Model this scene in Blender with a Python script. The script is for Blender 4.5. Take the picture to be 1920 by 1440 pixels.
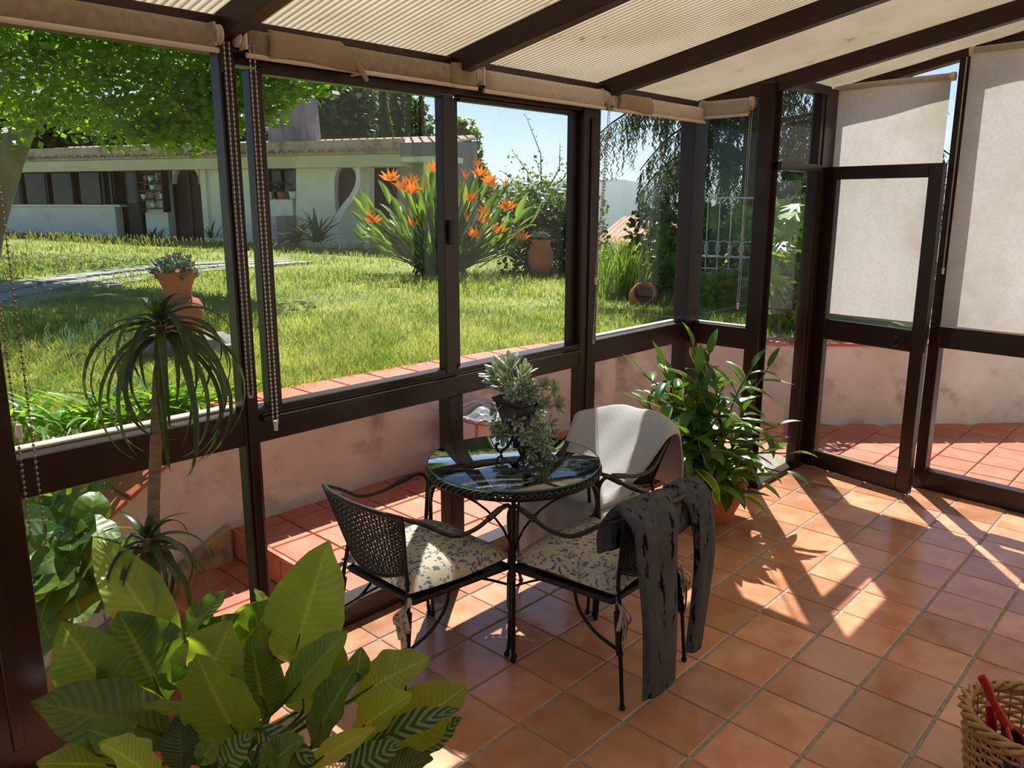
import bpy, math, random
import numpy as np
from mathutils import Vector, Matrix
random.seed(11); rng = np.random.default_rng(11)
SC = bpy.context.scene; COL = SC.collection
for _o in list(bpy.data.objects): bpy.data.objects.remove(_o)
R = math.radians

# ------------------------------------------------------------------ camera
CAM = Vector((1.312, -2.679, 1.696)); FPX = 1469.7; CX, CY = 960.0, 688.0
MW = Matrix(((0.72861731, 0.68492046, 0.00088081), (0.14173126, -0.14951508, -0.97854867), (-0.67009631, 0.71311234, -0.20601391)))
cd = bpy.data.cameras.new('camera'); cam = bpy.data.objects.new('camera', cd); COL.objects.link(cam)
cd.sensor_width = 36; cd.lens = 36 * FPX / 1920; cd.shift_y = -32 / 1920; cd.clip_start = .05; cd.clip_end = 20000
cam.matrix_world = Matrix(((MW[0][0], -MW[1][0], -MW[2][0], CAM[0]), (MW[0][1], -MW[1][1], -MW[2][1], CAM[1]), (MW[0][2], -MW[1][2], -MW[2][2], CAM[2]), (0, 0, 0, 1)))
SC.camera = cam

# ------------------------------------------------------------------ light
SUN_AZ, SUN_EL = R(128), R(52.8)
SUNV = Vector((math.cos(SUN_AZ) * math.cos(SUN_EL), math.sin(SUN_AZ) * math.cos(SUN_EL), math.sin(SUN_EL)))
w = bpy.data.worlds.new('sky'); SC.world = w; w.use_nodes = True
nt = w.node_tree; nt.nodes.clear()
sky = nt.nodes.new('ShaderNodeTexSky'); sky.sky_type = 'NISHITA'; sky.sun_disc = False
sky.sun_elevation = SUN_EL; sky.sun_rotation = R(90) - SUN_AZ; sky.altitude = 100; sky.air_density = 0.7; sky.dust_density = 0.1; sky.ozone_density = 3.0
bg = nt.nodes.new('ShaderNodeBackground'); bg.inputs[1].default_value = 0.097
wo = nt.nodes.new('ShaderNodeOutputWorld'); nt.links.new(sky.outputs[0], bg.inputs[0]); nt.links.new(bg.outputs[0], wo.inputs[0])
sl = bpy.data.lights.new('sun', 'SUN'); sl.energy = 5.8; sl.angle = R(.55); sl.color = (1, .965, .91)
so = bpy.data.objects.new('sun', sl); COL.objects.link(so); so.rotation_euler = (-SUNV).to_track_quat('-Z', 'Y').to_euler(); so.location = SUNV * 30
SC.view_settings.view_transform = 'Standard'; SC.view_settings.look = 'None'; SC.view_settings.gamma = 1
SC.view_settings.use_curve_mapping = False; SC.view_settings.exposure = 0.42
SC.cycles.max_bounces = 7; SC.cycles.transparent_max_bounces = 16; SC.cycles.transmission_bounces = 5; SC.cycles.diffuse_bounces = 4; SC.cycles.glossy_bounces = 3
SC.cycles.use_adaptive_sampling = True; SC.cycles.adaptive_threshold = .03; SC.cycles.adaptive_min_samples = 20; SC.cycles.use_denoising = True; SC.cycles.sample_clamp_indirect = 6; SC.cycles.caustics_reflective = False; SC.cycles.caustics_refractive = False

# ------------------------------------------------------------------ pixel helpers (photo frame 1920 x 1440)
def ray(x, y):
    v = Vector(((x - CX) / FPX, (y - CY) / FPX, 1.0))
    return MW.transposed() @ v
def onz(x, y, z=0.0):
    d = ray(x, y); return CAM + d * ((z - CAM[2]) / d[2])
def onx(x, y, X):
    d = ray(x, y); return CAM + d * ((X - CAM[0]) / d[0])
def ony(x, y, Y):
    d = ray(x, y); return CAM + d * ((Y - CAM[1]) / d[1])
def atd(x, y, D):                      # point on the ray at horizontal distance-depth D
    d = ray(x, y); h = Vector((-.685, .7285, 0)); return CAM + d * (D / d.dot(h))
def px(p):
    c = MW @ (Vector(p) - CAM)
    return (CX + FPX * c[0] / c[2], CY + FPX * c[1] / c[2], c[2])
def inview(p, m=60):
    a, b, c = px(p); return c > .05 and -m < a < 1920 + m and -m < b < 1440 + m

# ------------------------------------------------------------------ mesh builder
class MB:
    def __init__(s): s.v = []; s.f = []; s.uv = None; s.sm = []
    def add(s, vs, fs, smooth=False):
        o = len(s.v); s.v += [tuple(p) for p in vs]; s.f += [tuple(i + o for i in f) for f in fs]; s.sm += [smooth] * len(fs); return s
    def box(s, x0, x1, y0, y1, z0, z1, m=None):
        vs = [Vector(p) for p in ((x0,y0,z0),(x1,y0,z0),(x1,y1,z0),(x0,y1,z0),(x0,y0,z1),(x1,y0,z1),(x1,y1,z1),(x0,y1,z1))]
        if m is not None: vs = [m @ p for p in vs]
        return s.add(vs, [(3,2,1,0),(4,5,6,7),(0,1,5,4),(1,2,6,5),(2,3,7,6),(3,0,4,7)])
    def hexa(s, vs): return s.add(vs, [(3,2,1,0),(4,5,6,7),(0,1,5,4),(1,2,6,5),(2,3,7,6),(3,0,4,7)])
    def cbox(s, x0, x1, y0, y1, z0, z1, c, m=None):   # box with chamfered top edge
        vs = [(x0,y0,z0),(x1,y0,z0),(x1,y1,z0),(x0,y1,z0),(x0,y0,z1-c),(x1,y0,z1-c),(x1,y1,z1-c),(x0,y1,z1-c),(x0+c,y0+c,z1),(x1-c,y0+c,z1),(x1-c,y1-c,z1),(x0+c,y1-c,z1)]
        vs = [Vector(p) for p in vs]
        if m is not None: vs = [m @ p for p in vs]
        return s.add(vs, [(3,2,1,0),(0,1,5,4),(1,2,6,5),(2,3,7,6),(3,0,4,7),(4,5,9,8),(5,6,10,9),(6,7,11,10),(7,4,8,11),(8,9,10,11)])
    def tube(s, path, r, n=8, cap=True, smooth=True, flat=1.0):
        P = [Vector(p) for p in path]; k = len(P)
        rr = list(r) if hasattr(r, '__len__') else [r] * k
        T = []
        for i in range(k):
            t = P[min(i+1, k-1)] - P[max(i-1, 0)]
            T.append(t.normalized() if t.length > 1e-9 else Vector((0,0,1)))
        u = T[0].orthogonal().normalized(); vs = []
        for i in range(k):
            u = u - T[i] * u.dot(T[i])
            u = u.normalized() if u.length > 1e-6 else T[i].orthogonal().normalized()
            b = T[i].cross(u)
            for j in range(n):
                a = 2 * math.pi * j / n
                vs.append(P[i] + u * (math.cos(a) * rr[i]) + b * (math.sin(a) * rr[i] * flat))
        fs = [(i*n+j, i*n+(j+1)%n, (i+1)*n+(j+1)%n, (i+1)*n+j) for i in range(k-1) for j in range(n)]
        s.add(vs, fs, smooth)
        if cap: s.add([vs[j] for j in range(n)], [tuple(reversed(range(n)))]); s.add([vs[(k-1)*n+j] for j in range(n)], [tuple(range(n))])
        return s
    def lathe(s, prof, n=32, c=(0,0,0), smooth=True, m=None, jit=0):
        vs = []
        for (r, z) in prof:
            for j in range(n):
                a = 2*math.pi*j/n; q = r * (1 + (random.uniform(-jit, jit) if jit else 0))
                p = Vector((c[0]+q*math.cos(a), c[1]+q*math.sin(a), c[2]+z)); vs.append(m @ p if m is not None else p)
        k = len(prof)
        return s.add(vs, [(i*n+j, i*n+(j+1)%n, (i+1)*n+(j+1)%n, (i+1)*n+j) for i in range(k-1) for j in range(n)], smooth)
    def grid(s, fn, nu, nv, smooth=True, wrapu=False, uv=False):
        vs = [fn(i/(nu if wrapu else nu-1), j/(nv-1)) for j in range(nv) for i in range(nu)]
        fs = [(j*nu+i, j*nu+(i+1)%nu, (j+1)*nu+(i+1)%nu, (j+1)*nu+i) for j in range(nv-1) for i in range(nu if wrapu else nu-1)]
        if uv:
            if s.uv is None: s.uv = []
            s.uv += [(i/(nu if wrapu else nu-1), j/(nv-1)) for j in range(nv) for i in range(nu)]
        return s.add(vs, fs, smooth)
    def prism(s, poly, z0, z1, m=None):
        n = len(poly); vs = [Vector((p[0], p[1], z0)) for p in poly] + [Vector((p[0], p[1], z1)) for p in poly]
        if m is not None: vs = [m @ p for p in vs]
        return s.add(vs, [tuple(reversed(range(n))), tuple(range(n, 2*n))] + [(i, (i+1)%n, n+(i+1)%n, n+i) for i in range(n)])
    def ball(s, c, r, n=8, sq=(1,1,1)):
        c = Vector(c); k = n//2
        vs = [c + Vector((r*sq[0]*math.sin(math.pi*i/k)*math.cos(2*math.pi*j/n), r*sq[1]*math.sin(math.pi*i/k)*math.sin(2*math.pi*j/n), r*sq[2]*math.cos(math.pi*i/k))) for i in range(k+1) for j in range(n)]
        return s.add(vs, [(i*n+j, (i+1)*n+j, (i+1)*n+(j+1)%n, i*n+(j+1)%n) for i in range(k) for j in range(n)], True)
    def mesh(s, name, mat=None):
        me = bpy.data.meshes.new(name); me.from_pydata(s.v, [], s.f)
        if any(s.sm): me.polygons.foreach_set('use_smooth', s.sm)
        if s.uv is not None and len(s.uv) == len(s.v):
            lay = me.uv_layers.new(name='UVMap'); idx = np.empty(len(me.loops), np.int32); me.loops.foreach_get('vertex_index', idx)
            lay.data.foreach_set('uv', np.array(s.uv, np.float32)[idx].ravel())
        if mat: me.materials.append(mat)
        me.update(); return me
    def obj(s, name, mat, parent=None, bevel=0, **kw): return mkobj(name, s.mesh(name, mat), parent, bevel=bevel, **kw)

def mkobj(name, me, parent=None, mw=None, bevel=0, solid=0, sub=0, **kw):
    o = bpy.data.objects.new(name, me); COL.objects.link(o)
    if mw is not None: o.matrix_world = mw
    if parent is not None: o.parent = parent
    if solid: m = o.modifiers.new('solid', 'SOLIDIFY'); m.thickness = solid; m.offset = 0
    if sub: m = o.modifiers.new('sub', 'SUBSURF'); m.levels = m.render_levels = sub
    if bevel: m = o.modifiers.new('bevel', 'BEVEL'); m.width = bevel; m.segments = 1; m.limit_method = 'ANGLE'
    for k, v in kw.items(): o[k] = v
    return o
def tag(o, label=None, category=None, group=None, kind=None):
    if label: o['label'] = label
    if category: o['category'] = category
    if group: o['group'] = group
    if kind: o['kind'] = kind
    return o
def empty(name, loc=(0,0,0), rz=0, **kw):
    o = bpy.data.objects.new(name, None); COL.objects.link(o); o.location = loc; o.rotation_euler = (0, 0, rz); o.empty_display_size = .05
    for k, v in kw.items(): o[k] = v
    return o
def kid(o, parent):                        # parent keeping the world placement (parents here are unrotated or at identity unless local coords are meant)
    bpy.context.view_layer.update(); o.parent = parent; o.matrix_parent_inverse = parent.matrix_world.inverted(); return o
def copy_tree(o, parent=None):
    c = o.copy(); COL.objects.link(c); c.parent = parent
    for ch in o.children: copy_tree(ch, c)
    return c
def bulk(name, V, F4=None, F3=None, mat=None, parent=None, uv=None, smooth=False, **kw):   # big numpy meshes
    me = bpy.data.meshes.new(name); V = np.asarray(V, np.float32); me.vertices.add(len(V)); me.vertices.foreach_set('co', V.ravel())
    F = np.asarray(F4 if F4 is not None else F3, np.int32); k = F.shape[1]
    me.loops.add(F.size); me.loops.foreach_set('vertex_index', F.ravel()); me.polygons.add(len(F))
    me.polygons.foreach_set('loop_start', np.arange(0, F.size, k, dtype=np.int32)); me.polygons.foreach_set('loop_total', np.full(len(F), k, np.int32))
    if smooth: me.polygons.foreach_set('use_smooth', np.ones(len(F), bool))
    if uv is not None: lay = me.uv_layers.new(name='UVMap'); lay.data.foreach_set('uv', np.asarray(uv, np.float32)[F.ravel()].ravel())
    if mat: me.materials.append(mat)
    me.update(calc_edges=True); me.validate()
    return mkobj(name, me, parent, **kw)
def orient(loc, d, up=(0,0,1), s=1.0, sx=1.0):
    y = Vector(d).normalized(); z = Vector(up); z = z - y * z.dot(y)
    if z.length < 1e-4: z = y.orthogonal()
    z.normalize(); x = y.cross(z); l = Vector(loc)
    return Matrix(((x[0]*s*sx, y[0]*s, z[0]*s, l[0]), (x[1]*s*sx, y[1]*s, z[1]*s, l[1]), (x[2]*s*sx, y[2]*s, z[2]*s, l[2]), (0,0,0,1)))
def spline(pts, n=6):                      # Catmull-Rom through points
    P = [Vector(p) for p in pts]; P = [P[0]*2-P[1]] + P + [P[-1]*2-P[-2]]; out = []
    for i in range(1, len(P)-2):
        a, b, c, d = P[i-1:i+3]
        for k in range(n):
            t = k/n; out.append(.5*((2*b)+(c-a)*t+(2*a-5*b+4*c-d)*t*t+(3*b-a-3*c+d)*t**3))
    out.append(P[-2]); return out

# ------------------------------------------------------------------ materials
def _n(nt, t, **kw):
    n = nt.nodes.new(t)
    for k, v in kw.items():
        if hasattr(n, k): setattr(n, k, v)
        else: n.inputs[k].default_value = v
    return n
def rgba(c): return (c[0], c[1], c[2], 1)
def srgb(r, g, b): return tuple(((x/255)/12.92 if x/255 <= .04045 else ((x/255+.055)/1.055)**2.4) for x in (r, g, b))
def pm(name, c1, c2=None, scale=6, rough=.5, rough2=None, bump=0, bscale=60, metal=0, rand=0, stretch=(1,1,1), spec=.5, c3=None, scale3=2, thr3=(.5,.7), detail=4, coat=0, uvc=False, sheen=0, gen=False):
    m = bpy.data.materials.new(name); m.use_nodes = True; nt = m.node_tree; L = nt.links.new
    p = nt.nodes['Principled BSDF']; p.inputs['Metallic'].default_value = metal; p.inputs['Roughness'].default_value = rough; p.inputs['Specular IOR Level'].default_value = spec
    if coat: p.inputs['Coat Weight'].default_value = coat; p.inputs['Coat Roughness'].default_value = .15
    if sheen: p.inputs['Sheen Weight'].default_value = sheen
    tc = _n(nt, 'ShaderNodeTexCoord'); mp = _n(nt, 'ShaderNodeMapping'); mp.inputs['Scale'].default_value = stretch
    L(tc.outputs['UV' if uvc else ('Generated' if gen else 'Object')], mp.inputs[0]); col = None
    oi = _n(nt, 'ShaderNodeObjectInfo')
    vec = mp.outputs[0]
    if rand:
        ad = _n(nt, 'ShaderNodeVectorMath', operation='MULTIPLY_ADD'); cb = _n(nt, 'ShaderNodeCombineXYZ'); ml = _n(nt, 'ShaderNodeMath', operation='MULTIPLY'); ml.inputs[1].default_value = 37.0
        L(oi.outputs['Random'], ml.inputs[0]); L(ml.outputs[0], cb.inputs[0]); L(ml.outputs[0], cb.inputs[2])
        ad.inputs[1].default_value = (1,1,1); L(vec, ad.inputs[0]); L(cb.outputs[0], ad.inputs[2]); vec = ad.outputs[0]
    if c2 is None: p.inputs['Base Color'].default_value = rgba(c1)
    else:
        nz = _n(nt, 'ShaderNodeTexNoise'); nz.inputs['Scale'].default_value = scale; nz.inputs['Detail'].default_value = detail; L(vec, nz.inputs[0])
        cr = _n(nt, 'ShaderNodeValToRGB'); cr.color_ramp.elements[0].position = .33; cr.color_ramp.elements[1].position = .67
        cr.color_ramp.elements[0].color = rgba(c1); cr.color_ramp.elements[1].color = rgba(c2); L(nz.outputs[0], cr.inputs[0]); col = cr.outputs[0]
        if rough2 is not None:
            mr = _n(nt, 'ShaderNodeMapRange'); mr.inputs[1].default_value = .3; mr.inputs[2].default_value = .7; mr.inputs[3].default_value = rough; mr.inputs[4].default_value = rough2
            L(nz.outputs[0], mr.inputs[0]); L(mr.outputs[0], p.inputs['Roughness'])
    if c3 is not None:
        n3 = _n(nt, 'ShaderNodeTexNoise'); n3.inputs['Scale'].default_value = scale3; n3.inputs['Detail'].default_value = 6; n3.inputs['Roughness'].default_value = .65; L(vec, n3.inputs[0])
        mr3 = _n(nt, 'ShaderNodeMapRange', interpolation_type='SMOOTHSTEP'); mr3.inputs[1].default_value = thr3[0]; mr3.inputs[2].default_value = thr3[1]; L(n3.outputs[0], mr3.inputs[0])
        mx = _n(nt, 'ShaderNodeMix', data_type='RGBA'); L(mr3.outputs[0], mx.inputs[0])
        if col is not None: L(col, mx.inputs[6])
        else: mx.inputs[6].default_value = rgba(c1)
        mx.inputs[7].default_value = rgba(c3); col = mx.outputs[2]
    if rand:
        hs = _n(nt, 'ShaderNodeHueSaturation'); mr2 = _n(nt, 'ShaderNodeMapRange'); mr2.inputs[3].default_value = 1-rand; mr2.inputs[4].default_value = 1+rand
        L(oi.outputs['Random'], mr2.inputs[0]); L(mr2.outputs[0], hs.inputs['Value'])
        if col is not None: L(col, hs.inputs['Color'])
        else: hs.inputs['Color'].default_value = rgba(c1)
        col = hs.outputs[0]
    if col is not None: L(col, p.inputs['Base Color'])
    if bump:
        nb = _n(nt, 'ShaderNodeTexNoise'); nb.inputs['Scale'].default_value = bscale; nb.inputs['Detail'].default_value = 5; L(vec, nb.inputs[0])
        b = _n(nt, 'ShaderNodeBump'); b.inputs['Strength'].default_value = bump; b.inputs['Distance'].default_value = .01; L(nb.outputs[0], b.inputs['Height']); L(b.outputs[0], p.inputs['Normal'])
    return m
def leafm(name, c1, c2, trans=.45, rough=.4, tcol=None, vein=0, vfreq=18, vslope=3, stripe=None, rand=.18, uvl=False, spec=.5, edge=None, midrib=0):
    m = bpy.data.materials.new(name); m.use_nodes = True; nt = m.node_tree; L = nt.links.new
    p = nt.nodes['Principled BSDF']; p.inputs['Roughness'].default_value = rough; p.inputs['Specular IOR Level'].default_value = spec
    out = nt.nodes['Material Output']; tc = _n(nt, 'ShaderNodeTexCoord'); oi = _n(nt, 'ShaderNodeObjectInfo')
    nz = _n(nt, 'ShaderNodeTexNoise'); nz.inputs['Scale'].default_value = 9 if uvl else 2.2; nz.inputs['Detail'].default_value = 3; L(tc.outputs['Object'], nz.inputs[0])
    cr = _n(nt, 'ShaderNodeMix', data_type='RGBA'); cr.inputs[6].default_value = rgba(c1); cr.inputs[7].default_value = rgba(c2)
    if uvl:
        ad = _n(nt, 'ShaderNodeMath', operation='ADD'); ad.use_clamp = True; ms = _n(nt, 'ShaderNodeMath', operation='SUBTRACT'); ms.inputs[1].default_value = .5
        L(nz.outputs[0], ms.inputs[0]); L(ms.outputs[0], ad.inputs[0]); L(oi.outputs['Random'], ad.inputs[1]); L(ad.outputs[0], cr.inputs[0])
    else: 
        mr0 = _n(nt, 'ShaderNodeMapRange'); mr0.inputs[1].default_value = .35; mr0.inputs[2].default_value = .65; L(nz.outputs[0], mr0.inputs[0]); L(mr0.outputs[0], cr.inputs[0])
    col = cr.outputs[2]
    if uvl:
        sp = _n(nt, 'ShaderNodeSeparateXYZ'); L(tc.outputs['UV'], sp.inputs[0])
        a1 = _n(nt, 'ShaderNodeMath', operation='SUBTRACT'); a1.inputs[1].default_value = .5; L(sp.outputs[0], a1.inputs[0])
        a2 = _n(nt, 'ShaderNodeMath', operation='ABSOLUTE'); L(a1.outputs[0], a2.inputs[0])
        a3 = _n(nt, 'ShaderNodeMath', operation='MULTIPLY'); a3.inputs[1].default_value = -vslope*2*math.pi; L(a2.outputs[0], a3.inputs[0])
        a4 = _n(nt, 'ShaderNodeMath', operation='MULTIPLY_ADD'); a4.inputs[1].default_value = vfreq*2*math.pi; L(sp.outputs[1], a4.inputs[0]); L(a3.outputs[0], a4.inputs[2])
        a5 = _n(nt, 'ShaderNodeMath', operation='SINE'); L(a4.outputs[0], a5.inputs[0])
        if stripe is not None:
            mrs = _n(nt, 'ShaderNodeMapRange'); mrs.inputs[1].default_value = -.1; mrs.inputs[2].default_value = .3; L(a5.outputs[0], mrs.inputs[0])
            mxs = _n(nt, 'ShaderNodeMix', data_type='RGBA'); L(mrs.outputs[0], mxs.inputs[0]); L(col, mxs.inputs[6]); mxs.inputs[7].default_value = rgba(stripe); col = mxs.outputs[2]
        if midrib:
            mrm = _n(nt, 'ShaderNodeMapRange'); mrm.inputs[1].default_value = .015; mrm.inputs[2].default_value = .045; mrm.inputs[3].default_value = midrib; mrm.inputs[4].default_value = 0; L(a2.outputs[0], mrm.inputs[0])
            mxm = _n(nt, 'ShaderNodeMix', data_type='RGBA'); L(mrm.outputs[0], mxm.inputs[0]); L(col, mxm.inputs[6]); mxm.inputs[7].default_value = rgba([min(1, x*1.7+.03) for x in c2]); col = mxm.outputs[2]
        if edge is not None:
            mre = _n(nt, 'ShaderNodeMapRange'); mre.inputs[1].default_value = .34; mre.inputs[2].default_value = .46; L(a2.outputs[0], mre.inputs[0])
            mxe = _n(nt, 'ShaderNodeMix', data_type='RGBA'); L(mre.outputs[0], mxe.inputs[0]); L(col, mxe.inputs[6]); mxe.inputs[7].default_value = rgba(edge); col = mxe.outputs[2]
        if vein:
            b = _n(nt, 'ShaderNodeBump'); b.inputs['Strength'].default_value = vein; b.inputs['Distance'].default_value = .004; L(a5.outputs[0], b.inputs['Height']); L(b.outputs[0], p.inputs['Normal'])
    if rand:
        hs = _n(nt, 'ShaderNodeHueSaturation'); mr2 = _n(nt, 'ShaderNodeMapRange'); mr2.inputs[3].default_value = 1-rand; mr2.inputs[4].default_value = 1+rand
        L(oi.outputs['Random'], mr2.inputs[0]); L(mr2.outputs[0], hs.inputs['Value']); L(col, hs.inputs['Color']); col = hs.outputs[0]
    L(col, p.inputs['Base Color'])
    tr = _n(nt, 'ShaderNodeBsdfTranslucent')
    mt = _n(nt, 'ShaderNodeMix', data_type='RGBA', blend_type='MULTIPLY'); mt.inputs[0].default_value = 1; L(col, mt.inputs[6]); mt.inputs[7].default_value = rgba(tcol or (2.6, 2.2, .7)); L(mt.outputs[2], tr.inputs[0])
    mx = _n(nt, 'ShaderNodeMixShader'); mx.inputs[0].default_value = trans; L(p.outputs[0], mx.inputs[1]); L(tr.outputs[0], mx.inputs[2]); L(mx.outputs[0], out.inputs[0])
    return m
def glassm(name, tint=(.97,.985,.98), refl=1.0, rough=0.0, dirt=.03):
    m = bpy.data.materials.new(name); m.use_nodes = True; nt = m.node_tree; nt.nodes.clear(); L = nt.links.new
    o = _n(nt, 'ShaderNodeOutputMaterial'); t = _n(nt, 'ShaderNodeBsdfTransparent'); t.inputs[0].default_value = rgba(tint)
    g = _n(nt, 'ShaderNodeBsdfGlossy'); g.inputs['Roughness'].default_value = rough; f = _n(nt, 'ShaderNodeFresnel'); f.inputs[0].default_value = 1.5
    geo = _n(nt, 'ShaderNodeNewGeometry')      # thin pane: the same reflectance from either side
    bf = _n(nt, 'ShaderNodeMapRange'); bf.inputs[3].default_value = 1.5; bf.inputs[4].default_value = 1/1.5; L(geo.outputs['Backfacing'], bf.inputs[0])
    L(bf.outputs[0], f.inputs[0])
    ml = _n(nt, 'ShaderNodeMath', operation='MULTIPLY'); ml.inputs[1].default_value = refl; L(f.outputs[0], ml.inputs[0])
    mx = _n(nt, 'ShaderNodeMixShader'); L(ml.outputs[0], mx.inputs[0]); L(t.outputs[0], mx.inputs[1]); L(g.outputs[0], mx.inputs[2])
    if dirt:
        d = _n(nt, 'ShaderNodeBsdfDiffuse'); d.inputs[0].default_value = (.75,.75,.7,1); tc = _n(nt, 'ShaderNodeTexCoord'); nz = _n(nt, 'ShaderNodeTexNoise'); nz.inputs['Scale'].default_value = 5; nz.inputs['Detail'].default_value = 5
        L(tc.outputs['Object'], nz.inputs[0]); mr = _n(nt, 'ShaderNodeMapRange'); mr.inputs[1].default_value = .35; mr.inputs[2].default_value = .75; mr.inputs[3].default_value = 0; mr.inputs[4].default_value = dirt; L(nz.outputs[0], mr.inputs[0])
        m2 = _n(nt, 'ShaderNodeMixShader'); L(mr.outputs[0], m2.inputs[0]); L(mx.outputs[0], m2.inputs[1]); L(d.outputs[0], m2.inputs[2]); mx = m2
    L(mx.outputs[0], o.inputs[0]); return m
def transl(name, c1, c2, trans=.6, scale=8, stretch=(1,1,1), rough=.6, tboost=1.0, spec=.3, c3=None, scale3=3, thr3=(.55,.75), bump=0, bscale=200):
    m = pm(name, c1, c2, scale=scale, stretch=stretch, rough=rough, spec=spec, c3=c3, scale3=scale3, thr3=thr3, bump=bump, bscale=bscale); nt = m.node_tree; L = nt.links.new
    p = nt.nodes['Principled BSDF']; out = nt.nodes['Material Output']; src = p.inputs['Base Color'].links[0].from_socket
    tr = _n(nt, 'ShaderNodeBsdfTranslucent'); mt = _n(nt, 'ShaderNodeMix', data_type='RGBA', blend_type='MULTIPLY'); mt.inputs[0].default_value = 1; L(src, mt.inputs[6]); mt.inputs[7].default_value = (tboost, tboost, tboost, 1); L(mt.outputs[2], tr.inputs[0])
    mx = _n(nt, 'ShaderNodeMixShader'); mx.inputs[0].default_value = trans; L(p.outputs[0], mx.inputs[1]); L(tr.outputs[0], mx.inputs[2]); L(mx.outputs[0], out.inputs[0]); return m
MT = {}
MT['frame'] = pm('brown_painted_metal', srgb(40,23,18), srgb(50,30,23), scale=3, rough=.35, spec=.4)
MT['wood'] = pm('brown_timber', srgb(46,26,20), srgb(62,36,27), scale=7, stretch=(1,8,8), rough=.45, bump=.1, bscale=90)
MT['glass'] = glassm('window_glass', refl=.38, dirt=.02)
MT['tile'] = pm('glazed_terracotta', srgb(212,142,106), srgb(228,168,130), scale=9, rough=.10, rough2=.26, bump=.10, bscale=10, rand=.25, c3=srgb(180,140,110), scale3=2.6, thr3=(.42,.9), spec=.6)
MT['grout'] = pm('grey_grout', srgb(150,142,128), srgb(184,174,158), scale=40, rough=.9, bump=.3)
MT['otile'] = pm('outdoor_terracotta', srgb(200,106,74), srgb(214,126,92), scale=7, rough=.55, rand=.12, c3=srgb(212,164,134), scale3=4, thr3=(.56,.75), bump=.1, bscale=60)
MT['ogrout'] = pm('pale_grout', srgb(180,160,140), srgb(205,190,170), scale=30, rough=.9)
MT['iron'] = pm('black_wrought_iron', srgb(22,20,20), srgb(34,31,30), scale=30, rough=.42, metal=.35)
MT['iron2'] = pm('bronze_brown_iron', srgb(48,40,38), srgb(66,56,52), scale=30, rough=.4, metal=.4)
MT['white_plaster'] = pm('white_plaster', srgb(214,208,196), srgb(228,222,212), scale=2, rough=.9, bump=.35, bscale=30)
MT['cream'] = pm('cream_plaster', srgb(236,226,210), srgb(242,234,222), scale=1.5, rough=.85, bump=.15, bscale=60)
MT['plastic'] = pm('ivory_plastic', srgb(214,200,184), srgb(224,212,198), rough=.4)
MT['soil'] = pm('dark_soil', srgb(52,40,30), srgb(80,62,46), scale=30, rough=1, bump=.8, bscale=40)
# ================================================================== STRUCTURE
PX_, PY_ = .25, .246                         # tile pitch (x, y); grout crossing at the origin
def frame(name, parent, *b, mat='frame', bevel=.003):
    m = MB()
    for q in b: m.box(*q)
    o = m.obj(name, MT[mat], parent, bevel=bevel); return o
ROOF = lambda x: 2.285 + .19 * (x + 1.2)

# ---- floor
floor = MB().box(-1.25, 3.5, -4.2, 2.30, -.12, -.0045).obj('floor', MT['grout']); tag(floor, 'terracotta tiled sunroom floor with grey grout', kind='structure')
tile_me = [MB().cbox(-PX_/2+.0065, PX_/2-.0065, -PY_/2+.0035, PY_/2-.0035, -.012, random.uniform(-.0012, .0008), .0025).mesh('floor_tile', MT['tile']) for _ in range(6)]
rest = MB(); near = []
for i in range(-5, 14):
    for j in range(-17, 10):
        cx, cy = (i+.5)*PX_, (j+.5)*PY_
        if cx < -1.2 or cy > 2.38: continue
        if cy > 1.75 and cx < -.78: continue
        if inview((cx, cy, 0), 90): near.append((cx, cy))
        else: rest.cbox(cx-PX_/2+.0065, cx+PX_/2-.0065, cy-PY_/2+.0035, cy+PY_/2-.0035, -.012, 0, .0025)
for k, (cx, cy) in enumerate(near):
    o = mkobj('floor_tile', tile_me[k % 6], floor); o.location = (cx, cy, 0); o.rotation_euler = (random.uniform(-.002,.002), random.uniform(-.002,.002), random.uniform(-.006,.006))
rest.obj('floor_tile_field', MT['tile'], floor, kind='stuff')

# ---- far walls of the room behind the camera
wb = MB().box(3.5, 3.7, -4.2, 5.5, -.1, 3.5).obj('wall_back', MT['cream']); tag(wb, 'cream plastered house wall behind the sunroom', kind='structure')
wn = MB().box(-1.3, 3.7, -4.3, -4.2, -.1, .86).obj('wall_near', MT['cream']); tag(wn, 'unseen low end wall, opened above with glazing for sky fill', kind='structure')
for a in (-1.25, -.1, 1.1, 2.3, 3.43): frame('post', wn, (a, a+.07, -4.29, -4.21, .86, ROOF(a)-.03))
MB().box(-1.2, 3.45, -4.252, -4.248, .86, 2.3).obj('pane', MT['glass'], wn)  # out-of-view glazing, added to let more sky light into the room

# ---- left glazed wall (x about -1.2)
X0, X1 = -1.245, -1.175
wl = frame('wall_left', None, (X0-.02, X1+.004, -4.2, 1.66, 0, .095)); tag(wl, 'dark brown framed glazed wall on the garden side', kind='structure')
for a, b in ((-4.2, -4.05), (-2.28, -2.095), (-1.402, -1.346), (.468, .604), (1.512, 1.66)):
    frame('post', wl, ((X0-.015 if a < -2 or a > 1 else -1.222), X1+(.012 if a > -2.3 else .03), a, b, .095, ROOF(-1.2)-.03))
    if a > -2.4 and a < 1: frame('post_cover_strip', wl, (X1+.012, X1+.022, (a+b)/2-.017, (a+b)/2+.017, .1, 2.10))
frame('transom', wl, (X0-.01, X1+.006, -4.05, 1.515, .857, .978))
frame('sill_strip', wl, (X0-.03, X0+.012, -4.05, -1.402, .978, .990), (X0-.03, X0+.012, .604, 1.512, .978, .986), mat='plastic')
frame('mullion', wl, (X0, X1+.004, -.436, -.354, .095, .857))
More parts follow.
